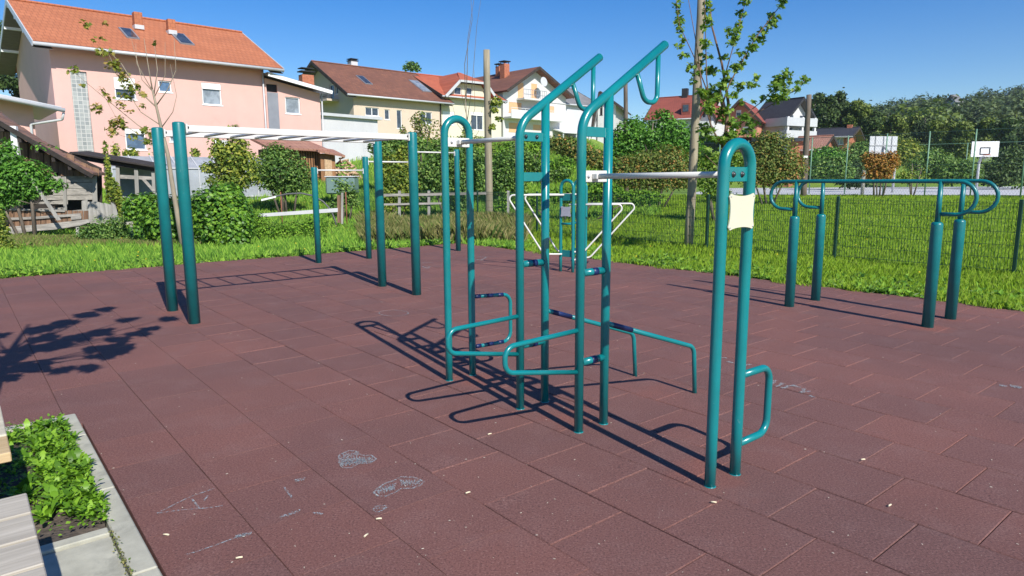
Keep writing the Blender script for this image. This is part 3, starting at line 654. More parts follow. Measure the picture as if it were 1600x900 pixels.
def clip(poly, a, b, keep_ge, ax):
    out = []
    for i in range(len(poly)):
        p, q = poly[i], poly[(i+1) % len(poly)]
        ip = p[ax] >= a-1e-9 if keep_ge else p[ax] <= a+1e-9; iq = q[ax] >= a-1e-9 if keep_ge else q[ax] <= a+1e-9
        if ip: out.append(p)
        if ip != iq:
            t = (a-p[ax])/(q[ax]-p[ax]); out.append((p[0]+(q[0]-p[0])*t, p[1]+(q[1]-p[1])*t))
    return out
class House:
    """local frame: x along the front wall, y to the back, z up (world height)"""
    def __init__(s, name, label, P0, P1, depth, zb, cat='house', group=None):
        s.P0 = Vector((P0[0], P0[1], 0)); d = Vector((P1[0]-P0[0], P1[1]-P0[1], 0)); s.L = d.length; s.ex = d.normalized(); s.ey = Vector((-s.ex.y, s.ex.x, 0))
        s.D = depth; s.zb = zb; s.ang = math.atan2(s.ex.y, s.ex.x); s.root = thing(name, label, cat, (s.P0.x, s.P0.y, 0), s.ang, group)
        s.glass = 'pane'
    def loc(s, p): q = p-s.P0; return Vector((q.dot(s.ex), q.dot(s.ey), p.z))
    def front(s, px, py, y=0.0): p = s.loc(hit(s.P0+s.ey*y, s.ey, px, py)); return p.x, p.z
    def side(s, px, py, x=0.0): p = s.loc(hit(s.P0+s.ex*x, s.ex, px, py)); return p.y, p.z
    def rect(s, x0, y0, x1, y1, face='f', off=0.0):
        f = (lambda a, b: s.front(a, b, off)) if face == 'f' else (lambda a, b: s.side(a, b, off))
        ym = (y0+y1)/2; xm = (x0+x1)/2; a = f(x0, ym)[0]; b = f(x1, ym)[0]; c = f(xm, y1)[1]; d = f(xm, y0)[1]
        return (min(a, b), c, max(a, b), d)
    def wall(s, m, poly, fn, holes=(), dep=.16):
        """poly in (u,z); fn(u, z, depth) -> local point"""
        us = sorted({p[0] for p in poly} | {h[0] for h in holes} | {h[2] for h in holes}); zs = sorted({p[1] for p in poly} | {h[1] for h in holes} | {h[3] for h in holes})
        for i in range(len(us)-1):
            for j in range(len(zs)-1):
                cu, cz = (us[i]+us[i+1])/2, (zs[j]+zs[j+1])/2
                if any(h[0] < cu < h[2] and h[1] < cz < h[3] for h in holes): continue
                c = poly
                for (a, ge, ax) in ((us[i], True, 0), (us[i+1], False, 0), (zs[j], True, 1), (zs[j+1], False, 1)):
                    c = clip(c, a, None, ge, ax)
                    if len(c) < 3: break
                if len(c) >= 3: m.add([fn(u, z, 0) for u, z in c], [tuple(range(len(c)))])
        for (a, b, c, d) in holes:
            q = [(a, b), (c, b), (c, d), (a, d)]
            for k in range(4):
                p, r = q[k], q[(k+1) % 4]; m.add([fn(*p, 0), fn(*r, 0), fn(*r, dep), fn(*p, dep)], [(0, 1, 2, 3)])
    def window(s, h, fn, glass='pane', frame='frame_white', shutter=0.0, mull=1, fw=.06, dep=.16, name='window', smat='roller', bars=0):
        a, b, c, d = h; e = .002; m = MB()
        def bx(m, u0, z0, u1, z1, t0, t1):
            P = [fn(u, z, t) for t in (t0, t1) for (u, z) in ((u0, z0), (u1, z0), (u1, z1), (u0, z1))]
            m.add(P, [(0,1,2,3), (7,6,5,4), (0,4,5,1), (1,5,6,2), (2,6,7,3), (3,7,4,0)])
        bx(m, a-.05, b-.05, c+.05, b+e, -.03, .10); bx(m, a+e, b+e, a+fw, d-e, .06, .13); bx(m, c-fw, b+e, c-e, d-e, .06, .13); bx(m, a+fw, d-fw, c-fw, d-e, .06, .13); bx(m, a+fw, b+e, c-fw, b+fw, .06, .13)
        for k in range(1, mull): u = a+(c-a)*k/mull; bx(m, u-fw*.6, b+fw, u+fw*.6, d-fw, .062, .13)
        w = m.build(name, M[frame], s.root); p = MB(); bx(p, a+e, b+e, c-e, d-e, .118, .14); p.build('pane', M[glass], w)
        if shutter > 0: q = MB(); bx(q, a+.01, d-(d-b)*shutter, c-.01, d-.004, .02, .055); q.build('roller_shutter', M[smat], w)
        return w
    F = staticmethod(lambda u, z, t: Vector((u, t, z)))
    def Lf(s, x=0.0): return lambda u, z, t: Vector((x+t, u, z))
    def Rf(s): return lambda u, z, t: Vector((s.L-t, u, z))
    def Bf(s): return lambda u, z, t: Vector((u, s.D-t, z))
    def slab(s, m, q, th, n=None):
        P = [Vector(p) for p in q]; nn = (P[1]-P[0]).cross(P[2]-P[0]).normalized()
        if nn.z > 0: nn = -nn
        m.poly(P, nn*th)
    def gable_x(s, ze, zr, wallmat, roofmat, holes=(), lholes=(), rholes=(), oe=.6, og=.5, th=.2, eaves='dark_wood', gut='gutter', ry=None):
        """ridge parallel to the front"""
        y = s.D/2 if ry is None else ry; m = MB(); zb = s.zb
        s.wall(m, [(0, zb), (s.L, zb), (s.L, ze), (0, ze)], s.F, holes); s.wall(m, [(0, zb), (s.L, zb), (s.L, ze), (0, ze)], s.Bf())
        G = [(0, zb), (s.D, zb), (s.D, ze), (y, zr-.02), (0, ze)]
        s.wall(m, G, s.Lf(), lholes); s.wall(m, G, s.Rf(), rholes); s.body = m.build('wall', M[wallmat], s.root)
        k = (zr-ze)/y; kb = (zr-ze)/(s.D-y); r = MB(); up = .16
        s.slab(r, [(-og, -oe, ze-oe*k+up), (s.L+og, -oe, ze-oe*k+up), (s.L+og, y, zr+up), (-og, y, zr+up)], th)
        s.slab(r, [(-og, s.D+oe, ze-oe*kb+up), (-og, y, zr+up), (s.L+og, y, zr+up), (s.L+og, s.D+oe, ze-oe*kb+up)], th)
        r.beam((-og, y, zr+up+.02), (s.L+og, y, zr+up+.02), .24, .12, bev=.04)
        s.roof = r.build('roof', M[roofmat], s.root); s.k = k; s.ze = ze; s.up = up; s.zr = zr
        for x in (-og, s.L+og):
            for (a_, b_) in (((x, -oe-.02, ze-oe*k+up-.12), (x, y, zr+up-.12)), ((x, s.D+oe, ze-oe*kb+up-.12), (x, y, zr+up-.12))):
                g = MB(); g.beam(a_, b_, .05, .26); g.build('verge_board', M[eaves], s.root)
        e_ = -.32
        for (x0, x1) in ((-og, -.01), (s.L+.01, s.L+og)):
            g = MB(); g.add([(x0, -oe, ze-oe*k+up+e_), (x1, -oe, ze-oe*k+up+e_), (x1, y, zr+up+e_), (x0, y, zr+up+e_)], [(0,1,2,3)]); g.add([(x0, s.D+oe, ze-oe*kb+up+e_), (x1, s.D+oe, ze-oe*kb+up+e_), (x1, y, zr+up+e_), (x0, y, zr+up+e_)], [(0,1,2,3)])
            g.build('soffit', M['soffit'], s.root)
        q = MB(); q.tube([(-og, -oe-.06, ze-oe*k+up-.12), (s.L+og, -oe-.06, ze-oe*k+up-.12)], .085, 10); q.build('gutter', M[gut], s.root)
    def gable_y(s, ze, zr, wallmat, roofmat, holes=(), lholes=(), rholes=(), oe=.5, og=.8, th=.2, ax=None, eaves='dark_wood', zr0=None, zel=None, zer=None):
        """gable faces the front; apex at x = ax"""
        x = s.L/2 if ax is None else ax; m = MB(); zb = s.zb; zl = ze if zel is None else zel; zq = ze if zer is None else zer
        G = [(0, zb), (s.L, zb), (s.L, zq), (x, zr-.02), (0, zl)]
        s.wall(m, G, s.F, holes); s.wall(m, G, s.Bf()); s.wall(m, [(0, zb), (s.D, zb), (s.D, zl), (0, zl)], s.Lf(), lholes); s.wall(m, [(0, zb), (s.D, zb), (s.D, zq), (0, zq)], s.Rf(), rholes)
        s.body = m.build('wall', M[wallmat], s.root); kl = (zr-zl)/x; kr = (zr-zq)/(s.L-x); r = MB(); up = .16
        s.slab(r, [(-oe, -og, zl-oe*kl+up), (x, -og, zr+up), (x, s.D+og, zr+up), (-oe, s.D+og, zl-oe*kl+up)], th)
        s.slab(r, [(s.L+oe, -og, zq-oe*kr+up), (s.L+oe, s.D+og, zq-oe*kr+up), (x, s.D+og, zr+up), (x, -og, zr+up)], th)
        s.roof = r.build('roof', M[roofmat], s.root); g = MB()
        g.beam((-oe, -og, zl-oe*kl+up-.12), (x, -og, zr+up-.12), .06, .28); g.build('verge_board', M[eaves], s.root); g = MB()
        g.beam((s.L+oe, -og, zq-oe*kr+up-.12), (x, -og, zr+up-.12), .06, .28); g.build('verge_board', M[eaves], s.root)
    def on_roof(s, px, py):
        """local point on the front roof slope"""
        k = s.k; n = (s.ey*(-k)+Vector((0, 0, 1))); p0 = s.P0+Vector((0, 0, s.ze+s.up)); return s.loc(hit(p0, n, px, py))
    def skylight(s, x0, y0, x1, y1, glass='pane'):
        c = s.on_roof((x0+x1)/2, (y0+y1)/2); a = s.on_roof(x0+3, (y0+y1)/2); b = s.on_roof(x1-3, (y0+y1)/2); t = s.on_roof((x0+x1)/2, y0); u = s.on_roof((x0+x1)/2, y1)
        w = abs(b.x-a.x)*.8; h = (t-u).length; an = math.atan(s.k); Mx = Matrix.Rotation(an, 3, 'X')
        m = MB(); m.box(c, (w+.16, h+.16, .14), Mx); f = m.build('skylight', M['grey_panel'], s.root); p = MB(); p.box(c, (w, h, .17), Mx); p.build('pane', M[glass], f)
    def chimney(s, px, py_base, py_top, w=.6, mat='brick', cap=True, flash=True):
        c = s.on_roof(px, py_base); top = s.loc(hit(s.P0+s.ey*c.y, s.ey, px, py_top)).z
        m = MB(); m.box((c.x, c.y, (c.z-.6+top)/2), (w, w, top-c.z+.6), None, .015); ch = m.build('chimney', M[mat], s.roof)
        if flash: q = MB(); q.box((c.x, c.y-.02, c.z+.06), (w+.05, w+.08, .22)); q.build('flashing', M['gutter'], s.roof)
        if cap: q = MB(); q.box((c.x, c.y, top+.04), (w+.14, w+.14, .07)); q.box((c.x, c.y, top+.2), (w+.1, w+.1, .05)); [q.box((c.x+i*w*.4, c.y+j*w*.4, top+.12), (.04, .04, .16)) for i in (-1, 1) for j in (-1, 1)]; q.build('chimney_cap', M['dark'], s.roof)

def P2(px, py, Y): p = at(px, py, Y); return (p.x, p.y)

# ---- pink house
HL, HR = P2(88, 180, 34.0), P2(416, 180, 41.3)
h = House('pink_house', 'large pink house with an orange tiled roof and a tall glass block strip', HL, HR, 9.2, 0.0)
hs = [h.rect(109, 108, 150, 250), h.rect(179, 121, 212, 155), h.rect(248, 126, 268, 144), h.rect(316, 130, 346, 164), h.rect(196, 201, 228, 234), h.rect(265, 206, 282, 222), h.rect(335, 219, 357, 236)]
gb = h.rect(116, 112, 142, 250); hs[0] = gb
zr = h.front(240, 29, h.D/2)[1]-.24; ze = (h.front(240, 86, -.9)[1]-.10+.1957*zr)/1.1957
h.gable_x(ze, zr, 'pink', 'roof_orange', hs, oe=.9, og=.8, eaves='gutter')
q = MB(); q.box(((gb[0]+gb[2])/2, .10, (gb[1]+gb[3])/2), (gb[2]-gb[0]-.004, .04, gb[3]-gb[1]-.004)); q.build('glass_block_strip', M['glassblock'], h.root)
h.window(hs[1], h.F, 'pane', shutter=.55); h.window(hs[2], h.F, 'pane_blue'); h.window(hs[3], h.F, 'pane_curtain', shutter=.28); h.window(hs[4], h.F, 'pane_blue', shutter=.25); h.window(hs[5], h.F, 'pane_curtain', shutter=.5); h.window(hs[6], h.F, 'pane', shutter=.55)
h.skylight(190, 47, 213, 59); h.skylight(272, 55, 297, 68); h.chimney(216, 45, 20, .42, 'roof_orange', False); h.chimney(268, 53, 31, .4, 'roof_orange', False)
for y in (1.2, 3.0, h.D/2, h.D-3, h.D-1.2):
    q = MB(); z = h.ze+min(y, h.D-y)*h.k-.17; q.box((-.4, y, z), (.8, .14, .18)); q.build('purlin_end', M['frame_white'], h.root)
q = MB(); q.tube([(h.L-.12, -.12, h.ze-.1), (h.L-.12, -.12, h.zb)], .05, 8); q.build('downpipe', M['gutter'], h.root)
# pink house, lower wing to the right
hw = House('pink_annex', 'low pink annex with a mono-pitch roof against the right end of the pink house', (HR[0]+h.ex.x*.02, HR[1]+h.ex.y*.02), P2(501, 180, 43.6), 5.0, 0.0, 'building')
z0 = hw.front(418, 122)[1]; z1 = hw.front(500, 146)[1]
wr = hw.rect(446, 152, 469, 178); dk = hw.rect(414.5, 122, 433, 144); pn = hw.rect(414.5, 144, 434, 205); dk = (dk[0]+.06, dk[1], dk[2], dk[3]-.35); pn = (dk[0], pn[1], dk[2], dk[1]-.02)
m = MB(); G = [(0, 0), (hw.L, 0), (hw.L, z1), (0, z0)]; hw.wall(m, G, hw.F, [wr, dk]); hw.wall(m, G, hw.Bf()); hw.wall(m, [(0, 0), (5, 0), (5, z1), (0, z1)], hw.Rf()); m.build('wall', M['pink'], hw.root)
r_ = MB(); kk = (z1-z0)/hw.L; hw.slab(r_, [(-.05, -.7, z0+.25), (hw.L+.5, -.7, z1+.5*kk+.25), (hw.L+.5, 5.3, z1+.5*kk+.25), (-.05, 5.3, z0+.25)], .12); r_.build('roof', M['grey_panel'], hw.root)
q = MB(); q.beam((-.05, -.73, z0+.12), (hw.L+.5, -.73, z1+.5*kk+.12), .05, .2); q.build('fascia', M['frame_white'], hw.root)
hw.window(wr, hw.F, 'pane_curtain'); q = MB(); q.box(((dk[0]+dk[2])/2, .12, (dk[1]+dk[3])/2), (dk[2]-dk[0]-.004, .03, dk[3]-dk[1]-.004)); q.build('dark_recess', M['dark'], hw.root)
q = MB(); q.box(((pn[0]+pn[2])/2, -.03, (pn[1]+pn[3])/2), (pn[2]-pn[0], .05, pn[3]-pn[1])); q.build('metal_panel', M['grey_panel'], hw.root)
q = MB(); q.tube([(hw.L+.08, -.1, z1), (hw.L+.08, -.1, 0)], .045, 8); q.build('downpipe', M['gutter'], hw.root)
# low pink outbuilding at the left edge
ho = House('pink_outbuilding', 'low pink outbuilding with a pale sheet roof cut by the left edge', (-24.2, 25.6), (-20.0, 29.2), 6.0, 0.0, 'building')
zz0 = 5.45; 
m = MB(); G = [(0, 0), (ho.L, 0), (ho.L, 4.75), (0, 5.75)]; ho.wall(m, G, ho.F); ho.wall(m, [(0, 0), (4, 0), (4, 4.75), (0, 4.75)], ho.Rf()); m.build('wall', M['pink'], ho.root)
r_ = MB(); kk = -1/ho.L; ho.slab(r_, [(-.5, -.9, 5.75+.12-.5*kk), (ho.L+.9, -.9, 4.75+.12+.9*kk), (ho.L+.9, 6, 4.75+.12+.9*kk), (-.5, 6, 5.87-.5*kk)], .1); r_.build('roof', M['gutter'], ho.root)
q = MB(); q.tube([(-.5, -.98, 5.8), (ho.L+1.0, -.98, 4.72+.9*kk)], .09, 10); q.build('gutter', M['gutter'], ho.root)
q = MB(); q.tube(fillet([(ho.L+.95, -.9, 4.45), (ho.L+.9, -.7, 4.2), (ho.L-.15, -.12, 4.0), (ho.L-.15, -.12, 0)], .1, 4), .055, 8); q.build('downpipe', M['gutter'], ho.root)
# white garage block
hg = House('white_garage', 'plain stained white garage wall with a flat roof right of the pink annex', P2(503, 220, 44.0), P2(591, 220, 47.5), 6.0, 0.0, 'garage')
zt = hg.front(545, 184)[1]; m = MB(); G = [(0, 0), (hg.L, 0), (hg.L, zt), (0, zt)]; hg.wall(m, G, hg.F); hg.wall(m, [(0, 0), (6, 0), (6, zt), (0, zt)], hg.Rf()); hg.wall(m, [(0, 0), (6, 0), (6, zt), (0, zt)], hg.Lf()); m.build('wall', M['stained_white'], hg.root)
q = MB(); q.box((hg.L/2, 3, zt+.09), (hg.L+.5, 6.5, .18)); q.build('roof', M['gutter'], hg.root)
# ---- beige house
B0, B1 = P2(553, 180, 60.0), P2(689, 180, 66.5)
h = House('beige_house', 'beige house with a mottled brown tiled roof, two skylights and a corner balcony', B0, B1, 10.5, 3.5)
hs = [h.rect(571, 168, 592, 181), h.rect(601, 171, 609, 187), h.rect(620, 172, 628, 201), h.rect(657, 175, 675, 194)]
ze = h.front(620, 150)[1]; dl = [h.rect(515, 132, 522, 158, 's'), h.rect(524, 131, 528, 147, 's')]
h.gable_x(ze, h.side(500, 97, -.9)[1]+.1, 'beige', 'roof_brown', hs, dl, oe=.7, og=1.0)
h.window(hs[0], h.F, mull=2); h.window(hs[1], h.F); h.window(hs[2], h.F, name='door'); h.window(hs[3], h.F, mull=2)
for k in dl: h.window(k, h.Lf(), 'pane')
h.skylight(561, 121, 577, 130); h.skylight(647, 129, 666, 141, 'pane_curtain')
b0 = h.side(505, 161); b1 = h.side(530, 158); q = MB(); ya, yb = min(b0[0], b1[0]), max(b0[0], b1[0]); zb_ = b0[1]
q.box((-.6, (ya+yb)/2, zb_), (1.2, yb-ya, .18)); bal = q.build('balcony', M['beige'], h.root); q = MB()
for z in (.3, .6, .95): q.beam((-1.17, ya, zb_+z), (-1.17, yb, zb_+z), .04, .04)
for k in range(14): y = ya+(yb-ya)*k/13; q.beam((-1.17, y, zb_+.1), (-1.17, y, zb_+.95), .02, .02)
q.build('railing', M['dark'], bal)
h.chimney(551, 100, 96, .7, 'stained_white', True, False)
q = MB(); q.tube([(h.L-.1, -.1, ze), (h.L-.1, -.1, 3.5)], .06, 8); q.build('downpipe', M['dark_wood'], h.root)
# chimney behind the annex
hc = thing('brick_chimney', 'brick chimney with a dark cowl rising behind the pink annex roof', 'chimney', at(479, 130, 55), .7); cz = at(479, 130, 55)
q = MB(); q.box((0, 0, -2.0), (.95, .7, 5.2)); q.build('stack', M['brick'], hc); q = MB(); q.box((0, 0, .85), (1.1, .85, .08)); q.box((0, 0, 1.1), (1.0, .8, .06)); q.build('cowl', M['dark'], hc)
# ---- yellow house with cross gable
Y0, Y1 = P2(689.6, 180, 66.8), P2(783, 180, 71.5)
h = House('yellow_house', 'pale yellow house with an orange-red roof and a clipped cross gable', Y0, Y1, 10.5, 3.5)
hs = [h.rect(709, 136, 720, 148), h.rect(728, 137, 737, 148), h.rect(692, 174, 710, 195), h.rect(736, 175, 755, 203)]
ze = h.front(786, 156)[1]; zt = h.front(725, 131)[1]; xa, xb = h.front(713, 140)[0], h.front(751, 140)[0]; ga, gb_ = h.front(694, 158)[0], h.front(766, 158)[0]
h.gable_x(ze, ze+(zt-ze)*2.0, 'yellow', 'roof_red', [x for x in hs if x[3] < ze], oe=.6, og=.3)
m = MB(); G = [(ga, ze-.4), (gb_, ze-.4), (xb, zt), (xa, zt)]
up_h = [x for x in hs if x[3] >= ze]; fn = lambda u, z, t: Vector((u, t-.12, z)); h.wall(m, G, fn, [x for x in up_h]); dm = m.build('gable_wall', M['yellow'], h.root)
yr = h.D/2; r_ = MB()
h.slab(r_, [(ga-.35, -.8, ze-.15), (xa-.1, -.8, zt+.22), (xa-.1, yr, zt+.22), (ga-.35, yr, ze-.15)], .16); h.slab(r_, [(gb_+.35, -.8, ze-.15), (xb+.1, -.8, zt+.22), (xb+.1, yr, zt+.22), (gb_+.35, yr, ze-.15)], .16)
xm = (xa+xb)/2; h.slab(r_, [(xa-.1, -.8, zt+.22), (xb+.1, -.8, zt+.22), (xm+.2, 1.6, zt+1.3), (xm-.2, 1.6, zt+1.3)], .12)
h.slab(r_, [(xa-.1, -.8, zt+.22), (xm, 1.6, zt+1.3), (xm, yr, zt+1.3), (xa-.1, yr, zt+.22)], .12); h.slab(r_, [(xb+.1, -.8, zt+.22), (xm, 1.6, zt+1.3), (xm, yr, zt+1.3), (xb+.1, yr, zt+.22)], .12)
r_.build('cross_roof', M['roof_red'], h.root); q = MB()
q.beam((ga-.35, -.84, ze-.25), (xa-.1, -.84, zt+.12), .06, .26); q.beam((gb_+.35, -.84, ze-.25), (xb+.1, -.84, zt+.12), .06, .26); q.beam((xa-.1, -.84, zt+.12), (xb+.1, -.84, zt+.12), .06, .2); q.build('verge_board', M['gutter'], h.root)
for w in up_h: h.window(w, fn, 'pane')
h.window(hs[2], h.F, 'roller', shutter=.9); h.window(hs[3], h.F, mull=2, shutter=.2)
# ---- white house with orange shutters
W0, W1 = P2(786, 180, 73.0), P2(884, 180, 79.6)
h = House('white_gabled_house', 'tall white gabled house with closed orange shutters and two balconies', W0, W1, 13, 4.0)
cols_ = [h.rect(809, 129, 818, 153), h.rect(830, 131, 839, 153), h.rect(795, 160, 815, 176), h.rect(838, 164, 848, 186), h.rect(795, 192, 810, 206), h.rect(833, 195, 848, 203), h.rect(857, 166, 866, 186)]
ax = h.front(833, 108)[0]; zr = h.front(833, 108)[1]
h.gable_y(h.front(786, 142)[1], zr, 'white_wall', 'roof_brown', cols_, oe=.3, og=1.0, ax=ax, zer=h.front(884, 152)[1])
for k, w in enumerate(cols_): h.window(w, h.F, 'pane', 'orange_shutter', 1.0, smat='orange_shutter')
for (x0, x1, yb) in ((807, 842, 155), (787, 872, 184)):
    a, z = h.front(x0, yb); b, _ = h.front(x1, yb); q = MB(); q.box(((a+b)/2, -.6, z), (b-a, 1.2, .18)); bl = q.build('balcony', M['white_wall'], h.root); q = MB()
    if yb < 170:
        for t in (.45, .95): q.beam((a, -1.15, z+t), (b, -1.15, z+t), .05, .05)
        for k in range(12): x = a+(b-a)*k/11; q.beam((x, -1.15, z), (x, -1.15, z+.95), .025, .025)
    else:
        q.box(((a+b)/2, -1.15, z+.45), (b-a, .06, .72)); q.beam((a, -1.15, z+.98), (b, -1.15, z+.98), .05, .05)
        for k in range(5): x = a+(b-a)*k/4; q.beam((x, -1.15, z+.8), (x, -1.15, z+.98), .03, .03)
    q.build('railing', M['grey_panel' if yb < 170 else 'white_wall'], bl)
for (px, pt, w, yy) in ((780, 104, .6, 5.0), (788.5, 100, .75, 3.2)):
    x, zt_ = h.front(px, pt, yy); q = MB(); q.box((x, yy, zt_-1.7), (w, w, 3.4)); c_ = q.build('chimney', M['brick'], h.roof)
    q = MB(); q.box((x, yy, zt_+.25), (w+.2, w+.2, .1)); [q.box((x+i*w*.4, yy+j*w*.4, zt_+.1), (.06, .06, .3)) for i in (-1, 1) for j in (-1, 1)]; q.build('chimney_cap', M['dark'], h.roof)
dish = h.front(849, 128, -1.2); q = MB(); q.lathe((0, 0, 0), [(.02, 0), (.35, .03), (.5, .10), (.52, .10)], 18); Mx = Matrix.Rotation(R(80), 3, 'X'); q.v = [tuple(Mx @ Vector(v)+Vector((dish[0], -1.2, dish[1]))) for v in q.v]; q.build('satellite_dish', M['gutter'], h.root)
# ---- grey roofed house
G0, G1 = P2(852, 180, 78), P2(934, 180, 84)
h = House('grey_roofed_house', 'white house with a grey slate roof and a lean-to canopy behind the raking tubes', G0, G1, 9, 4.0)
hs = [h.rect(864, 186, 871, 194)]; ze = h.front(893, 162)[1]
h.gable_x(ze, ze+2.3, 'grey_white', 'roof_grey', hs, rholes=[], oe=.4, og=.6); h.window(hs[0], h.F, 'pane_blue')
q = MB(); a, z = h.front(858, 204); b, _ = h.front(902, 204); h.slab(q, [(a, -2.2, z-.25), (b, -2.2, z-.25), (b, 0, z+.35), (a, 0, z+.35)], .12); q.build('canopy', M['frame_white'], h.root)
q = MB(); [q.beam((x, -2.0, 4.0), (x, -2.0, z-.3), .12, .12) for x in (a+.2, (a+b)/2, b-.2)]; q.build('canopy_post', M['gutter'], h.root)
h2 = House('white_gable_wing', 'white gable end with a narrow brown shutter beside the grey roofed house', P2(934, 180, 83.6), P2(962, 180, 83.0), 8, 4.0, 'building')
w = h2.rect(929.5+8, 161, 933.5+8, 180); h2.gable_y(h2.front(948, 163)[1], h2.front(940, 145)[1], 'white_wall', 'roof_grey', [w], oe=.9, og=.6, ax=h2.front(938, 150)[0]); h2.window(w, h2.F, 'dark', 'dark_wood')
# ---- right hand houses
h = House('maroon_roofed_house', 'long white house under a maroon roof behind the bushes right of centre', P2(1012, 190, 88), P2(1108, 190, 84), 8, 6.5)
ze = h.front(1060, 183)[1]; hs = [h.rect(1048, 190, 1056, 198), h.rect(1082, 190, 1090, 198)]; h.gable_x(ze, h.front(1060, 153, 4)[1], 'grey_white', 'roof_maroon', hs, oe=.5, og=.4)
for w in hs: h.window(w, h.F)
c = h.on_roof(1073, 176); q = MB(); q.box((c.x, c.y+.3, c.z+.4), (1.1, 1.5, 1.4)); dmr = q.build('dormer', M['roof_maroon'], h.roof); q = MB(); q.box((c.x, c.y-.47, c.z+.5), (.7, .05, .8)); q.build('pane', M['pane'], dmr)
c = h.on_roof(1069, 153); q = MB(); q.box((c.x, 4, h.zr+.5), (.7, .7, 1.2)); q.build('chimney', M['dark'], h.roof)
h = House('white_gabled_house', 'white gable with balcony seen behind the wooden pole and young maple', P2(1093, 190, 82), P2(1118, 190, 81), 7, 6.5)
w = h.rect(1097, 174, 1103, 184); h.gable_y(h.front(1105, 184)[1], h.front(1105, 162)[1], 'white_wall', 'roof_maroon', [w], oe=.3, og=.6); h.window(w, h.F)
a, z = h.front(1094, 197); b, _ = h.front(1117, 197); q = MB(); q.box(((a+b)/2, -.7, z), (b-a, 1.3, .9)); q.build('balcony', M['white_wall'], h.root)
h = House('salmon_house', 'salmon coloured house with a red gabled roof partly hidden by the young maple', P2(1130, 190, 86), P2(1184, 190, 84), 9, 6.5)
hs = [h.rect(1138, 198, 1150, 213), h.rect(1160, 198, 1169, 208), h.rect(1150, 172, 1158, 182)]
h.gable_y(h.front(1157, 186)[1], h.front(1157, 158)[1], 'salmon', 'roof_maroon', hs, oe=.6, og=.9); [h.window(w, h.F, 'pane', shutter=.4) for w in hs]
h = House('black_roofed_house', 'white house with a black roof and grey balconies on its right corner', P2(1184, 190, 88), P2(1225, 190, 84.5), 4.6, 5.5)
ze = h.front(1215, 184)[1]; zr = h.front(1215, 159, 2.3)[1]; hs = [h.rect(1220, 182.5, 1226, 188)]
h.gable_x(ze, zr, 'white_wall', 'roof_black', [], oe=.4, og=.9, eaves='roof_black')
def bxl(m, p, q_): m.box(((p[0]+q_[0])/2, (p[1]+q_[1])/2, (p[2]+q_[2])/2), (abs(p[0]-q_[0]), abs(p[1]-q_[1]), abs(p[2]-q_[2])))
for k, (pt, pb_) in enumerate(((184, 197), (204, 217))):
    zt_ = h.front(1230, pt)[1]; zb_ = h.front(1230, pb_)[1]; q = MB(); bxl(q, (h.L-2.0, -.9, zb_), (h.L+1.2, -.78, zt_)); bxl(q, (h.L+1.08, -.78, zb_), (h.L+1.2, h.D, zt_)); bxl(q, (h.L-2.0, -.78, zb_), (h.L+1.08, h.D, zb_+.15)); q.build('balcony', M['gutter'], h.root)
q = MB()
for y in (-.6, 2, 4.3): bxl(q, (h.L+.75, y, 5.5), (h.L+1.05, y+.3, ze))
q.build('balcony_post', M['white_wall'], h.root)
q = MB(); [bxl(q, (h.L+.005, y, z), (h.L+.03, y+1.1, z+1.3)) for y in (.5, 2.8) for z in (h.front(1230, 196)[1], h.front(1230, 216)[1])]; q.build('window', M['pane'], h.root)
h = House('flat_roofed_garage', 'small garage with a black flat roof in front of the black roofed house', P2(1186, 230, 76), P2(1236, 230, 74), 5, 2.5, 'garage')
z = h.front(1210, 219)[1]; m = MB(); G = [(0, 0), (h.L, 0), (h.L, z), (0, z)]; h.wall(m, G, h.F, [(h.L*.62, 3.0, h.L*.95, z-.5)]); h.wall(m, [(0, 0), (5, 0), (5, z), (0, z)], h.Rf()); m.build('wall', M['brick'], h.root)
q = MB(); bxl(q, (h.L*.62, .1, 3.0), (h.L*.95, .15, z-.5)); q.build('garage_door', M['white_wall'], h.root); q = MB(); h.slab(q, [(-.6, -.8, z+.3), (h.L+.6, -.8, z+.05), (h.L+.6, 5.5, z+.4), (-.6, 5.5, z+.6)], .3); q.build('roof', M['roof_black'], h.root)
h = House('terracotta_shed', 'low brick outbuilding with a terracotta tiled roof left of the leaning pole', P2(1240, 235, 78), P2(1284, 235, 76), 5, 2.5, 'shed')
z = h.front(1262, 232)[1]; h.gable_x(z, z+1.3, 'brick', 'roof_terra', [], oe=.5, og=.4)
h = House('dark_roofed_bungalow', 'low house with a wide dark roof right of the leaning pole', P2(1277, 225, 90), P2(1322, 225, 88), 7, 4.5)
z = h.front(1300, 212)[1]; w = h.rect(1300, 216, 1318, 226); h.gable_x(z, z+1.0, 'brick', 'roof_black', [w], oe=1.0, og=.9); h.window(w, h.F, 'pane_curtain', mull=3)
c = h.on_roof(1320, 207); q = MB(); q.box((h.L-.3, 3.5, z+1.1), (.6, .6, .8)); q.build('chimney', M['brick'], h.roof)
# far-away cottage on the wooded hill
h = House('hill_cottage', 'tiny pale cottage high on the wooded hill', P2(1492, 168, 250), P2(1500, 168, 250), 5, 22, 'house'); h.gable_x(28.3, 30.5, 'white_wall', 'roof_grey', [])

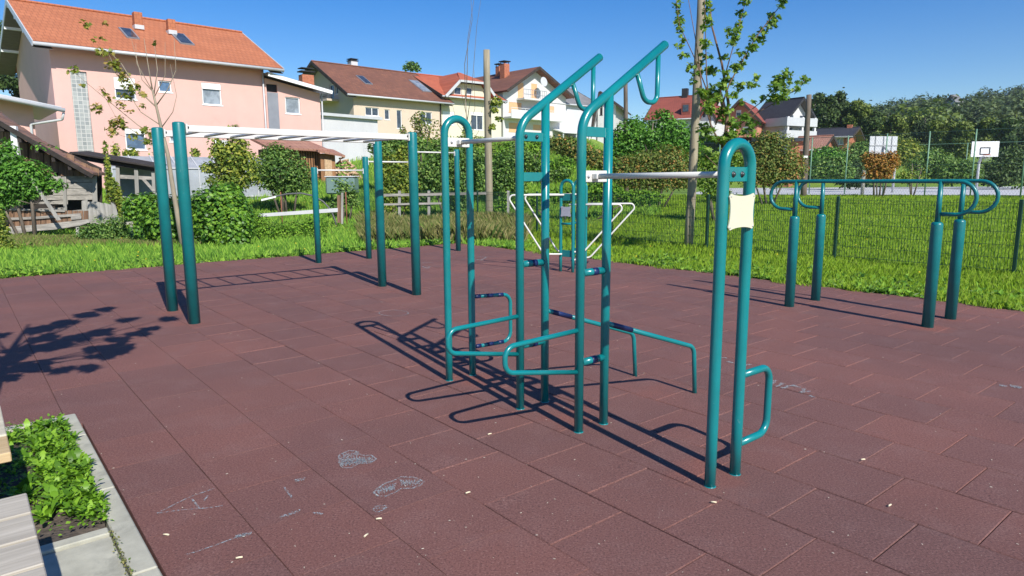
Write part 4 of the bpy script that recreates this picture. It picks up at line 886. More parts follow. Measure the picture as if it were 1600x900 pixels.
# ------------------------------------------------------------------ left garden
M['old_grey'] = wood('old_grey_board', (.28, .26, .23), (.47, .44, .39), axis=0, dark=.5); M['old_grey_v'] = wood('old_grey_upright_board', (.28, .27, .24), (.46, .44, .40), axis=2, dark=.5)
M['old_brown'] = wood('old_brown_board', (.17, .09, .05), (.33, .20, .12), axis=2, dark=.6); M['black_wood'] = simple('near_black_timber', (.035, .028, .024), .9, .3, 4, .3, .01, 40)  # black_wood: near-black brown for roof timbers, rafters and backing walls
M['old_tiles'] = tile_roof('worn_barn_tiles', (.20, .11, .08), (.28, .15, .10), ((.12, .10, .09), .52)); M['poly'] = simple('cloudy_greenhouse_sheet', (.36, .39, .42), .35, .12, .9, .1, .02, 5, stain=((.22, .25, .27), .8, .5, .7))
M['slat'] = wood('varnished_shed_slats', (.20, .09, .035), (.42, .21, .09), axis=2, dark=.4); M['log'] = simple('split_firewood', (.50, .34, .20), .8, .3, 14, .3, .01, 40)
def plane_pt(Y0, slope):
    """vertical plane y = Y0 + slope*x facing the viewer"""
    n = Vector((-slope, 1, 0)).normalized(); p0 = Vector((0, Y0, 0)); return lambda px, py: hit(p0, n, px, py)
def boards(root, f, items, th=.03):
    """items: (name, mat, [px polygon], push)"""
    for nm, mt, poly, push in items:
        P = [f(*p) for p in poly]; n = (P[1]-P[0]).cross(P[2]-P[0]).normalized()
        if n.y > 0: n = -n
        P = [p+n*push for p in P]; m = MB(); m.poly(P, n*th)
        o = m.build(nm, M[mt]); o.parent = root; o.matrix_parent_inverse = Matrix.Translation(root.location).inverted()
c0 = at(80, 340, 21.5)
barn = thing('ruined_barn', 'collapsing dark barn with a sagging tiled roof and grey board walls at left', 'barn', (c0.x, c0.y, 0))
f = plane_pt(25.5, .28)
r = random.Random(5); it = []
it.append(('back_wall', 'black_wood', [(-60, 175), (0, 200), (70, 225), (150, 262), (152, 345), (-60, 360)], -.6))
x = -60
while x < 150:
    w = r.uniform(9, 15); top = 198+(max(x, 0))*.42+r.uniform(-3, 5); it.append(('gable_board', 'old_brown', [(x, top), (x+w-1, top+4), (x+w-1, 272+r.uniform(-3, 3)), (x, 272+r.uniform(-3, 3))], r.uniform(0, .05))); x += w
for k, (x0, x1, y0, y1) in enumerate(((60, 150, 275, 284), (78, 147, 286, 294), (82, 150, 294, 304), (66, 146, 305, 312), (60, 108, 314, 319), (62, 104, 324, 330), (106, 132, 328, 338))):
    it.append(('wall_board', 'old_grey', [(x0, y0+r.uniform(-1, 2)), (x1, y0+r.uniform(-2, 1)), (x1+r.uniform(-3, 3), y1), (x0+r.uniform(-3, 3), y1+r.uniform(-1, 2))], .05+r.uniform(0, .06)))
it.append(('corner_post', 'old_grey_v', [(146, 272), (153, 272), (155, 332), (147, 332)], .12)); it.append(('door_post', 'old_grey_v', [(100, 276), (106, 276), (108, 345), (103, 345)], .14))
for k in range(6): x = 98+k*10; it.append(('gable_board', 'old_brown', [(x, 246+k*3), (x+9, 249+k*3), (x+9, 275), (x, 275)], .12+r.uniform(0, .03)))
boards(barn, f, it)
A, B = f(-50, 150), f(156, 266); back = Vector((-.25, 1, 0)).normalized()
sl_ = MB(); nst = 12
for i in range(nst):
    t0, t1 = i/nst, (i+1)/nst; p0 = A.lerp(B, t0)+Vector((0, 0, -.25*math.sin(t0*2.6))); p1 = A.lerp(B, t1)+Vector((0, 0, -.25*math.sin(t1*2.6)-.03)); o = -back*.7
    sl_.poly([p0+o, p1+o, p1+back*(.7-.2*t1), p0+back*(.7-.2*t0)], (0, 0, .07))
sl_.v = [tuple(Vector(v)-barn.location) for v in sl_.v]; sl_.build('roof', M['old_tiles'], barn)
sl_ = MB()
for i in range(8): t = (i+.5)/8; p = A.lerp(B, t)+Vector((0, 0, -.25*math.sin(t*2.6)-.13)); sl_.beam(p-back*.65, p+back*.6, .09, .12)
sl_.beam(A-back*.68+Vector((0,0,-.14)), B-back*.68+Vector((0,0,-.2)), .05, .13); sl_.v = [tuple(Vector(v)-barn.location) for v in sl_.v]; sl_.build('rafter', M['black_wood'], barn)
# white post in front of the barn gable
o = MB(); p0, p1 = f(33, 199)-back*.5, f(36, 235)-back*.5; p1.z -= 1.2; o.beam(p1, p0, .16, .16); o.v = [tuple(Vector(v)-barn.location) for v in o.v]; o.build('gate_post', M['frame_white'], barn)
# lean-to
lt_ = thing('lean_to_shelter', 'open lean-to with a thin dark roof on grey posts between barn and greenhouse', 'shelter', (c0.x+3, c0.y+2, 0)); f = plane_pt(26.5, .25)
boards(lt_, f, [('roof_edge', 'black_wood', [(112, 240), (150, 245), (243, 262), (243, 268), (170, 258), (112, 247)], 0), ('post', 'old_grey_v', [(180, 256), (186, 257), (188, 312), (182, 312)], -.05), ('post', 'old_grey_v', [(209, 261), (215, 262), (217, 305), (211, 305)], -.05), ('post', 'old_grey_v', [(236, 265), (241, 265), (243, 305), (238, 305)], -.05), ('rail', 'old_grey', [(186, 273), (238, 276), (238, 281), (186, 279)], -.1), ('brace', 'old_grey', [(221, 280), (226, 279), (243, 298), (238, 299)], -.03), ('back_panel', 'poly', [(165, 258), (240, 268), (240, 300), (165, 315)], -1.2)])
rp = [f(112, 240), f(243, 262)]; m = MB(); m.poly([rp[0]-back*.2, rp[1]-back*.2, rp[1]+back*1.6+Vector((0,0,.1)), rp[0]+back*1.6+Vector((0,0,.1))], (0, 0, .05)); m.v = [tuple(Vector(v)-lt_.location) for v in m.v]; m.build('roof', M['black_wood'], lt_)
# greenhouse
gh = House('greenhouse', 'long cloudy grey plastic greenhouse in front of the pink house', P2(178, 300, 29), P2(432, 300, 33), 3.2, -.05, 'greenhouse')
z1, z2 = gh.front(290, 263)[1], gh.front(290, 245, 1.6)[1]; q = MB()
q.poly([(0, 0, -.05), (0, 0, z1), (0, 1.6, z2), (0, 3.2, z1), (0, 3.2, -.05)], (gh.L, 0, 0)); q.build('sheeting', M['poly'], gh.root); q = MB()
for k in range(9): x = gh.L*k/8; q.beam((x, -.02, 0), (x, -.02, z1), .05, .04); q.beam((x, -.02, z1), (x, 1.6, z2+.03), .05, .04)
for z in (.9, z1): q.beam((0, -.03, z), (gh.L, -.03, z), .04, .05)
q.build('frame', M['gutter'], gh.root)
# board fence and leftovers
bf = thing('board_fence', 'tumbledown fence of brown uprights and long grey boards in front of the barn', 'fence', (c0.x, 20.5, 0)); f = plane_pt(22.8, .22); it = []
x = 15
while x < 132: it.append(('upright', 'old_brown', [(x, 329+r.uniform(-1, 1)), (x+7, 329), (x+7.3, 356), (x, 357)], 0)); x += 8.3
it += [('rail', 'old_grey', [(13, 325), (103, 328), (103, 331), (13, 328)], .05), ('rail', 'old_grey', [(15, 340), (60, 338), (128, 333), (128, 337), (60, 342), (16, 344)], .06), ('wide_board', 'old_grey', [(16, 354), (70, 350), (150, 341), (152, 344), (128, 352), (90, 358), (50, 361), (24, 366), (17, 362)], .09), ('leaning_prop', 'old_grey_v', [(53, 270), (57, 269), (107, 342), (101, 343)], .5), ('stake', 'old_grey_v', [(120, 345), (125, 345), (126, 392), (121, 392)], .05), ('block', 'old_grey', [(114, 338), (130, 337), (130, 342), (114, 343)], .12)]
boards(bf, f, it)
bp = thing('upright_board_panel', 'leaning panel of wide weathered grey uprights right of the barn', 'panel', (-14.6, 20, 0)); f = plane_pt(23.3, .22); it = []
for k, (x, w) in enumerate(((128, 9), (138, 12), (151, 12), (164, 14))): it.append(('upright', 'old_grey_v', [(x, 313+k*1+r.uniform(-2, 2)), (x+w, 312+k*3), (x+w+3, 348), (x+1, 350)], .02*k))
it.append(('upright', 'old_grey_v', [(176, 316), (182, 320), (190, 346), (178, 347)], .1)); boards(bp, f, it)
cb_ = thing('concrete_rail', 'low white concrete rail half hidden in weeds left of the ivy mound', 'rail', (-14, 19, 0)); f = plane_pt(21.2, .2); boards(cb_, f, [('beam', 'concrete', [(182, 348), (222, 345), (222, 349), (182, 352)], 0), ('foot', 'concrete', [(204, 349), (208, 349), (209, 372), (205, 372)], -.03)], .08)
# slatted shed, small shed, firewood, tank
sh = House('slatted_shed', 'brown slatted wood shed with a small tiled roof behind the apple tree', P2(424, 245, 36), P2(500, 245, 37.5), 2.4, 1.2, 'shed')
zt = sh.front(460, 232)[1]; zb_ = sh.front(460, 262)[1]-1.4; q = MB(); bxl(q, (0, .1, zb_), (sh.L, 2.4, zt)); q.build('back_panel', M['black_wood'], sh.root); q = MB()
for k in range(19): x = sh.L*(k+.3)/19; bxl(q, (x, -.03, zb_), (x+.085, .03, zt))
q.build('slats', M['slat'], sh.root); q = MB(); [bxl(q, (0, -.07, z), (sh.L, -.032, z+.09)) for z in (zb_+.9, zt-.12)]; q.build('rail', M['slat'], sh.root)
q = MB(); sh.slab(q, [(-.3, -.5, zt+.05), (sh.L+.4, -.5, zt-.05), (sh.L+.4, 2.7, zt+.55), (-.3, 2.7, zt+.65)], .12); q.build('roof', M['roof_terra'], sh.root)
s2 = House('small_tiled_shed', 'tiny board shed with a tiled roof leaning right of the slatted shed', P2(501, 255, 37), P2(524, 255, 37.4), 1.6, 1.2, 'shed')
zt = s2.front(512, 240)[1]; q = MB(); bxl(q, (0, 0, zt-2.2), (s2.L, 1.6, zt)); q.build('wall', M['slat'], s2.root); q = MB(); bxl(q, (.2, -.04, zt-1.2), (s2.L-.2, -.003, zt-.3)); q.build('pale_panel', M['log'], s2.root)
q = MB(); s2.slab(q, [(-.2, -.4, zt+.15), (s2.L+.45, -.4, zt-.1), (s2.L+.45, 1.8, zt+.3), (-.2, 1.8, zt+.5)], .1); q.build('roof', M['roof_terra'], s2.root)
lg = MB(); c = at(537, 262, 38)
for k in range(130): p = c+Vector((r.uniform(-.9, .9), r.uniform(-.3, .3), 0)); hmax = .9*(1-abs(p.x-c.x)/1.0); p.z = c.z-.7+r.uniform(0, max(.1, hmax*1.6)); dv = Vector((r.uniform(-.3, .3), r.uniform(-1, 1), r.uniform(-.2, .2))).normalized()*.16; lg.tube([p-dv, p+dv], r.uniform(.04, .075), 5)
tag(lg.build('firewood_pile', M['log']), 'heap of split firewood beside the small tiled shed', 'firewood', kind='stuff')
tk = thing('green_tank', 'translucent green water tank on the ground in front of the sheds', 'tank', (at(535, 290, 31).x, 31, 0)); M['tank'] = simple('dull_green_plastic', (.17, .26, .24), .4, .1, 2, 0)
a, b = at(512, 277, 31), at(558, 303, 31); q = MB(); q.box((0, 0, (a.z+b.z)/2), (b.x-a.x, .9, a.z-b.z), None, .06); q.build('body', M['tank'], tk); q = MB(); q.box((0, 0, a.z+.02), (b.x-a.x+.06, .96, .06), None, .02); q.build('lid', M['gutter'], tk)
# hoop, white plank, stakes
hp = MB(); f = plane_pt(24.5, .15); Pp = [f(409, 312), f(430, 307), f(450, 303), f(470, 302), f(490, 306), f(505, 315), f(517, 328), f(524, 345), f(526, 360)]; hp.tube(Pp, .03, 10)
tag(hp.build('garden_hoop', simple('hoop_pipe', (.10, .10, .10), .5, .2, 3, 0)), 'bent black pipe hoop arching over the garden grass', 'hoop')
wb = thing('white_plank', 'long whitewashed plank lying across low supports below the pipe hoop', 'plank', (f(470, 333).x, f(470, 333).y, 0)); boards(wb, f, [('plank', 'stained_white', [(404, 334), (528, 325), (528, 331), (404, 339)], 0), ('white_tip', 'frame_white', [(409, 311), (432, 306), (432, 308.5), (409, 314)], .05)], .05)
gp = thing('garden_post', 'weathered red-brown post standing at the right end of the white plank', 'post', (f(530, 340).x, f(530, 340).y, 0)); boards(gp, f, [('post', 'old_brown', [(527, 305), (532, 305), (533, 348), (527, 348)], -.05), ('post', 'old_grey_v', [(533, 301), (536.5, 301), (536, 350), (533, 350)], -.08)], .08)
for px, lab in ((441, 'thin rusty stake standing in the grass under the pipe hoop'), (542, 'thin rusty stake right of the weathered garden post')):
    m = MB(); p = f(px, 345); m.tube([(p.x, p.y, -.05), (p.x, p.y, f(px, 300).z)], .02, 6); tag(m.build('stake', simple('rusty_iron', (.25, .09, .05), .8, .2, 20, 0)), lab, 'stake')
# low post-and-rail fence in the middle distance
rf = thing('rail_fence', 'low old wooden rail fence running through tall weeds behind the bars', 'fence', (at(680, 320, 24).x, 24, 0)); f = plane_pt(24.5, -.05)
boards(rf, f, [('rail', 'old_grey', [(596, 303), (760, 300), (760, 304), (596, 307)], 0), ('rail', 'old_grey', [(596, 318), (690, 316), (690, 319), (596, 321)], .02)]+[('post', 'old_grey_v', [(x, 298), (x+4, 298), (x+4, 345), (x, 345)], -.05) for x in (622, 668, 714, 792)], .05)

# ------------------------------------------------------------------ poles
M['pole'] = wood('grey_pole_wood', (.24, .20, .13), (.40, .35, .25), axis=2, dark=.35); M['pole_dark'] = wood('dark_pole_wood', (.10, .075, .055), (.20, .16, .125), axis=2, dark=.4)
def pole(label, p_bot, p_top, Y, w, mat, zb=None):
    a = at(*p_bot, Y); b = at(*p_top, Y); g = gz(a.x, a.y) if zb is None else zb; dr = (b-a); s0 = a+dr*((g-.3-a.z)/dr.z); n = 7
    m = MB(); m.tube([s0.lerp(b, k/n)+Vector((rnd.uniform(-.01, .01), rnd.uniform(-.01, .01), 0)) for k in range(n+1)], w/2, 14, rr=[w/2*(1.12-.24*k/n) for k in range(n+1)]); return tag(m.build('wooden_pole', M[mat]), label, 'pole')
pole('tall grey wooden pole standing free behind the left pull-up station', (765, 350), (760, 78), 25.1, .26, 'pole')
pole('slim dark wooden pole seen between the two raking tubes', (979, 300), (977, 118), 40, .26, 'pole_dark')
pole('stout grey pole beside the young maple running out of the top', (1076, 384), (1098, -40), 16.6, .20, 'pole')
pole('leaning dark pole in front of the sports court', (1255, 312), (1264, 148), 42, .33, 'pole_dark')
q = MB(); c = at(1258, 245, 41.8); q.box(c, (.26, .12, .12)); tag(q.build('pole_marker', M['frame_white']), 'small white marker plate on the leaning dark pole', 'marker')

# ------------------------------------------------------------------ near mesh fence
fence = thing('wire_fence', 'low green welded mesh fence running along the meadow behind the parallel bars', 'fence', W(13.78, 3.42), PSI)
M['mesh_wire'] = simple('green_mesh_wire', (.008, .05, .03), .45, .1, 10, 0)
SP = 3.05
for k in range(-2, 9):
    m = MB(); m.box((0, k*SP, .62), (.05, .06, 1.30), None, .006); m.build('post', M['fence_green'], fence)
for k in range(-2, 8):
    m = MB()
    def wire(p0, p1, t):
        m.beam(p0, p1, t, t)
    for j in range(1, 61): y = k*SP+j*.05; wire((.0, y, .06), (.0, y, 1.24), .006)
    for z in (.08, .28, .50, .72, .94, 1.14, 1.20): wire((.006, k*SP+.03, z), (.006, (k+1)*SP-.03, z), .005); wire((-.006, k*SP+.03, z), (-.006, (k+1)*SP-.03, z), .005)
    m.build('mesh_panel', M['mesh_wire'], fence)

# ------------------------------------------------------------------ sports court
cs = MB(); cs.add([(12, 47, .52), (60, 30, .52), (90, 62, .52), (30, 95, .52)], [(0, 1, 2, 3)]); tag(cs.build('sports_court', M['court']), kind='structure')
cf = thing('court_fence', 'tall green mesh fence on slim posts around the sports court', 'fence', (21.9, 45, .45)); M['post_green'] = simple('pale_green_post', (.16, .30, .20), .5, .1, 5, 0)
dx, dy = 1.52, -1.855
for k in range(-7, 9):
    m = MB(); m.tube([(k*dx, k*dy, 0), (k*dx, k*dy, 3.85)], .04, 8); m.build('post', M['post_green'], cf)
wm = simple('thin_green_wire', (.05, .10, .08), .5, .1, 5, 0)
for k in range(-7, 8):
    m = MB(); a = Vector((k*dx, k*dy, 0)); b = Vector(((k+1)*dx, (k+1)*dy, 0))
    for z, t in ((.05, .012), (1.9, .025), (3.8, .03)): m.beam(a+Vector((0,0,z)), b+Vector((0,0,z)), t, t)
    L_ = (b-a).length; nn = 15
    for j in range(-26, nn):
        for sg in (1, -1):
            # diagonal chain-link wires
            x0 = j/nn; x1 = x0+3.8/L_*.62
            t0, t1 = max(0, x0), min(1, x1)
            if t1 <= t0: continue
            z0 = 3.8*(t0-x0)/(x1-x0); z1 = 3.8*(t1-x0)/(x1-x0)
            if sg < 0: z0, z1 = 3.8-z0, 3.8-z1
            m.beam(a.lerp(b, t0)+Vector((0,0,z0)), a.lerp(b, t1)+Vector((0,0,z1)), .004, .004)
    m.build('mesh_panel', wm, cf)
far_f = thing('court_fence', 'far side fence of the sports court in front of the dark trees', 'fence', (31, 84, .45))
for k in range(-2, 8):
    m = MB(); m.tube([(k*4.0, -k*3.2, 0), (k*4.0, -k*3.2, 4.6)], .05, 6); m.build('post', M['post_green'], far_f)
m = MB()
for z in (2.3, 4.55): m.beam((-8, 6.4, z), (28, -22.4, z), .04, .04)
m.build('rail', M['post_green'], far_f)
def hoop_stand(label, px, py, D, wpx, back, rz):
    c = at(px, py, D); w = wpx/F_PX*D*1.02; hh = w*.6; t = thing('basketball_hoop', label, 'basketball hoop', (c.x, c.y, .5), rz); z = c.z-.5
    q = MB(); q.box((0, 0, z), (w, .05, hh), None, .01); bd = q.build('backboard', M['frame_white' if not back else 'gutter'], t)
    fr = MB(); y = -.03
    for (x0, z0, x1, z1) in ((-.3, -.3, .3, -.3), (-.3, .15, .3, .15), (-.3, -.3, -.3, .15), (.3, -.3, .3, .15)):
        fr.beam((x0, y, z+z0-.05), (x1, y, z+z1-.05), .05, .01 if False else .05)
    if not back: fr.build('aim_square', M['dark'], bd)
    sgn = -1 if not back else 1
    rim = MB(); rim.tube([(.23*math.cos(a_*math.pi/8), sgn*.35+.23*math.sin(a_*math.pi/8), z-hh/2+.12) for a_ in range(16)], .018, 8, closed=True); rim.build('rim', simple('orange_rim', (.6, .12, .05), .5, .1, 9, 0), t)
    nt_ = MB()
    for a_ in range(12):
        an = a_*math.pi/6; nt_.tube([(.22*math.cos(an), sgn*.35+.22*math.sin(an), z-hh/2+.1), (.13*math.cos(an+.4), sgn*.35+.13*math.sin(an+.4), z-hh/2-.3)], .006, 4)
    nt_.build('net', M['gutter'], t)
    q = MB(); b_ = -sgn; q.tube(fillet([(0, b_*.05, z-.1), (.0+.25, b_*1.1, z-.9), (.25, b_*1.1, -.1)], .15, 5), .085, 10); q.build('pole', M['gutter'], t)
    if back:
        q = MB(); [q.beam((x, -.06, z-hh/2), (x, -.06, z+hh/2), .05, .06) for x in (-w*.3, 0, w*.3)]; q.beam((-w/2, -.06, z), (w/2, -.06, z), .05, .06); q.build('brace', M['grey_metal'], bd)
hoop_stand('basketball hoop with an orange rim facing the viewer at the far right', 1539, 233, 48, 38, False, R(-8))
hoop_stand('basketball backboard seen from behind above the orange tree', 1380, 227, 50, 44, True, R(6))
q = MB(); q.tube([at(1350, 266, 44.5), Vector((at(1350, 266, 44.5).x, 44.5, .3))], .11, 10); tag(q.build('concrete_post', M['concrete']), 'short pale concrete post left of the small orange tree', 'post')
# ------------------------------------------------------------------ leaf colours
L = {}
L['grass'] = leaf_mat('grass_blades', [(.20, .36, .018), (.28, .48, .026), (.35, .56, .035), (.44, .60, .06)], .42, .5, .5, lift=.78)
L['verge'] = leaf_mat('verge_weeds', [(.060, .153, .017), (.128, .281, .027), (.221, .425, .043), (.340, .527, .068)], .35, .5, 1.2, lift=.5)
L['dry'] = leaf_mat('dry_weeds', [(.09, .16, .03), (.121, .135, .034), (.230, .230, .074), (.365, .311, .135), (.162, .257, .041)], .3, .7, 1.5)
L['ivy'] = leaf_mat('ivy_leaves', [(.035, .104, .013), (.080, .200, .022), (.152, .320, .032), (.248, .432, .045)], .28, .4, 1.2)
L['mid'] = leaf_mat('shrub_leaves', [(.044, .101, .021), (.091, .191, .036), (.161, .293, .056), (.282, .403, .091)], .3, .5, .7)
L['yel'] = leaf_mat('yellow_green_leaves', [(.078, .132, .018), (.147, .233, .031), (.265, .342, .047), (.466, .466, .078)], .35, .5, .8)
L['aut'] = leaf_mat('autumn_leaves', [(.062, .106, .020), (.119, .181, .033), (.188, .250, .045), (.213, .237, .056), (.500, .275, .075)], .3, .55, .5)
L['orange'] = leaf_mat('orange_leaves', [(.150, .125, .025), (.350, .175, .037), (.525, .237, .050), (.200, .213, .037)], .3, .55, .6)
L['maple'] = leaf_mat('maple_leaves', [(.063, .140, .017), (.119, .238, .028), (.196, .336, .042), (.308, .420, .056)], .4, .45, 1.0)
L['maple_aut'] = leaf_mat('tired_maple_leaves', [(.117, .169, .019), (.208, .260, .033), (.325, .312, .052), (.442, .286, .091)], .4, .5, 1.0)
L['dark'] = leaf_mat('dark_tree_leaves', [(.026, .055, .015), (.051, .095, .024), (.083, .138, .035), (.121, .182, .046)], .2, .55, .15)
L['forest'] = leaf_mat('forest_leaves', [(.034, .063, .023), (.060, .101, .034), (.098, .144, .046), (.138, .184, .057)], .2, .6, .03)
L['forest_y'] = leaf_mat('light_olive_leaves', [(.063, .109, .021), (.109, .172, .029), (.172, .230, .041), (.230, .276, .057)], .25, .55, .1)  # lighter olive leaf colour, sets some trees apart from the darker ones
L['locust'] = leaf_mat('locust_leaves', [(.042, .126, .017), (.084, .224, .028), (.140, .336, .042), (.210, .434, .056)], .38, .45, .9)
L['weed'] = leaf_mat('planter_weed_leaves', [(.065, .156, .013), (.124, .273, .018), (.195, .390, .026), (.286, .494, .046)], .35, .42, 6)
L['flower'] = simple('yellow_flowers', (.85, .62, .03), .6, .1, 9, 0)
M['bark'] = simple('grey_bark', (.16, .13, .10), .9, .3, 8, .6, .01, 60, stretch=(1, 1, .3)); M['bark_pale'] = simple('pale_young_bark', (.30, .25, .18), .85, .2, 8, .4, .006, 60, stretch=(1, 1, .3)); M['bark_red'] = simple('brown_young_bark', (.17, .10, .065), .85, .2, 8, .4, .006, 60)
RG = np.random.default_rng(42)
gzv = np.vectorize(gz)

# ------------------------------------------------------------------ grass
def in_play(a, d, edge=0.0):
    w = .10*np.sin(d*2.1)+.07*np.sin(d*5.3+1)+.05*np.sin(d*11.0); w2 = .10*np.sin(a*1.9)+.06*np.sin(a*4.7+2)+.04*np.sin(a*10)
    return (a < 10.12+w-edge) & (d < 14.55+w2-edge)
def blades(name, label, n, y0, y1, b0, b1, hgt, wid, mat, seed, power=1.0, test=None, bend=.5, hvar=.5):
    rg = np.random.default_rng(seed)
    y = np.exp(rg.uniform(np.log(y0), np.log(y1), n)) if power == 1 else y0+(y1-y0)*rg.uniform(0, 1, n)**power
    b = rg.uniform(b0, b1, n); x = b*y; a = x*CA+y*SA; d = -x*SA+y*CA
    k = ~in_play(a, d)
    if test is not None: k &= test(x, y, a, d)
    x, y = x[k], y[k]; n = len(x); z = gzv(x, y)
    sc = np.clip(y/12, 1, 4)**.55; patch = .75+.5*(np.sin(x*1.7+np.sin(y*1.1))*np.sin(y*1.3+np.cos(x*.9))*.5+.5)
    h = hgt*rg.uniform(1-hvar, 1+hvar, n)*patch*sc**.3; w = wid*sc*rg.uniform(.7, 1.3, n)
    an = rg.uniform(0, 2*np.pi, n); bx, by = np.cos(an)*w, np.sin(an)*w; ln = rg.uniform(0, bend, n)*h; la = rg.uniform(0, 2*np.pi, n)
    V = np.empty((n, 4, 3)); V[:, 0] = np.stack([x-bx, y-by, z], 1); V[:, 1] = np.stack([x+bx, y+by, z], 1)
    V[:, 2] = np.stack([x+bx*.7+np.cos(la)*ln*.4, y+by*.7+np.sin(la)*ln*.4, z+h*.6], 1); V[:, 3] = np.stack([x+np.cos(la)*ln*1.2, y+np.sin(la)*ln*1.2, z+h], 1)
    Fc = (np.array([[0, 1, 2], [0, 2, 3]])[None]+(np.arange(n)*4)[:, None, None]).reshape(-1, 3)
    return tag(np_obj(name, V.reshape(-1, 3), Fc, mat), label, 'grass', kind='stuff')
right = lambda x, y, a, d: (x/y > .08) | (d < 15)
blades('meadow_grass', 'bright green meadow grass beyond the wire fence and round the surface', 260000, 8.2, 60, -.02, .95, .10, .0085, L['grass'], 1, test=lambda x, y, a, d: y < 46-.354*(x-12))
blades('verge_grass', 'lush green grass verge along the far edge of the rubber surface', 150000, 10, 34, -.95, .02, .14, .0085, L['verge'], 2)
blades('tall_weeds', 'tall dry brown-green weeds standing behind the grass verge', 60000, 17.6, 24, -.22, .02, .30, .0028, L['dry'], 3, power=.9, bend=.55, hvar=.7)
blades('tall_weeds', 'dry grass in front of the tumbledown board fence', 30000, 17.0, 19.5, -.80, -.45, .13, .003, L['dry'], 6, power=.9, bend=.6, hvar=.7)
blades('garden_lawn', 'mown yellowish lawn in the garden beyond the ivy mound', 40000, 21, 32, -.45, -.2, .07, .012, L['yel'], 7)
blades('bank_grass', 'rough green grass on the bank below the houses', 70000, 27, 62, -.75, .22, .17, .012, L['verge'], 4)
# broad leaves of the verge (dock, clover) close to the edge
def verge_leaves(name, label, n, seed, test, size, hz, mat):
    rg = np.random.default_rng(seed); t = rg.uniform(0, 1, n); side_ = rg.uniform(0, 1, n) < .55
    off = np.abs(rg.normal(0, .55, n))+.0
    a = np.where(side_, 10.15+off, -1+12*t); d = np.where(side_, 1.5+13*t, 14.55+off)
    x = a*CA-d*SA; y = a*SA+d*CA; k = (~in_play(a, d, .12)) & (y > 7.5) & test(x, y); x, y = x[k], y[k]; n = len(x)
    z = gzv(x, y)+rg.uniform(.02, hz, n)*(.6+.4*np.sin(x*2.3)*np.sin(y*1.9))
    nr = rg.normal(size=(n, 3))*.55+np.array([0, 0, .9]); V, Fc = leaf_verts(np.stack([x, y, z], 1), nr, size*rg.uniform(.6, 1.5, n), T_QUAD, rg)
    return tag(np_obj(name, V, Fc, mat), label, 'weeds', kind='stuff')
verge_leaves('verge_weeds', 'low broad-leaved weeds creeping over the edge of the rubber surface', 34000, 5, lambda x, y: np.ones_like(x, bool), .075, .15, L['verge'])
fl = MB()
for k in range(90):
    y = math.exp(rnd.uniform(math.log(10), math.log(26))); x = rnd.uniform(-.75, .8)*y; a, d = AD(x, y)
    if a < 10.3 and d < 14.7: continue
    fl.lathe((x, y, gz(x, y)+rnd.uniform(.12, .24)), [(.004, 0), (.022, .008), (.012, .014)], 6)
tag(fl.build('dandelions', L['flower']), 'scattered yellow dandelion flowers in the grass', 'flowers', kind='stuff')

# ------------------------------------------------------------------ shrubs
def bush(name, label, specs, Y, n, size, mat, cat='bush', trunk=True, gap=.35, gs=3.0, seed=None, zfix=None, tmpl=T_QUAD, shell=.4, group=None, jit=.8, dfac=.7, core=.0):
    """specs: list of (px, py, rx_px, ry_px[, dY]) lobes seen at depth Y"""
    seed = seed or rnd.randrange(9999); lobes = []
    for s in specs:
        dy = s[4] if len(s) > 4 else 0; c = at(s[0], s[1], Y+dy); k = (Y+dy)/F_PX
        lobes.append((c, (s[2]*k, min(s[2], s[3]*1.3)*k*dfac, s[3]*k)))
    cx = sum(l[0].x for l in lobes)/len(lobes); cy = sum(l[0].y for l in lobes)/len(lobes); g = gz(cx, cy)
    t = thing(name, label, cat, (cx, cy, g), 0, group); o3 = Vector((cx, cy, g)); lobes = [(c-o3, r) for c, r in lobes]
    foliage('leaves', lobes, n, size, mat, t, seed, tmpl, shell, gap, gs, jit=jit)
    if trunk:
        r = random.Random(seed)
        for (c, rr) in lobes[:4]:
            m = MB(); b = Vector((c.x*.3+r.uniform(-.1, .1), c.y*.3, -.1)); e = c+Vector((0, 0, rr[2]*.4)); mid = b.lerp(e, .5)+Vector((r.uniform(-.12, .12), r.uniform(-.1, .1), 0))*max(.3, c.z*.3)
            w = max(.02, .012*c.z+.02); m.tube([b, mid, e], w, 7, rr=[w*1.3, w, w*.4])
            for j in range(4):
                an = r.uniform(0, 6.28); q = mid.lerp(e, r.uniform(0, .8)); m.tube([q, q+Vector((math.cos(an)*rr[0]*.7, math.sin(an)*rr[1]*.7, rr[2]*r.uniform(.1, .6)))], w*.4, 5, rr=[w*.5, w*.2])
            m.build('stem', M['bark'], t)
    return t
bush('ivy_mound', 'large dense bright green ivy-covered mound right behind the monkey bar posts', [(345, 338, 48, 48), (365, 352, 30, 38, -.2), (318, 345, 30, 42, .1), (262, 345, 36, 38, .3), (232, 348, 24, 36, .5), (215, 322, 22, 18, .5), (240, 315, 26, 14, .4), (355, 305, 26, 18)], 17.4, 15000, .085, L['ivy'], 'ivy', gap=.12, jit=.6, tmpl=T_STAR, shell=.16, dfac=.9)
bush('climbing_vine', 'yellow-green vine climbing the broken boards right of the barn', [(178, 300, 12, 17), (172, 285, 8, 10), (192, 320, 10, 12), (186, 338, 6, 18), (168, 262, 4, 22)], 22.2, 1700, .085, L['yel'], 'vine', gap=.25, tmpl=T_STAR)
bush('locust_tree', 'bright green feathery tree in front of the barn at the left edge', [(20, 282, 36, 34), (-12, 300, 26, 50), (45, 272, 36, 24), (52, 294, 26, 18), (75, 290, 28, 12), (10, 245, 22, 26), (70, 228, 22, 6), (22, 312, 26, 9)], 19.5, 11000, .10, L['locust'], 'tree', gap=.5, gs=2.4, jit=.6)
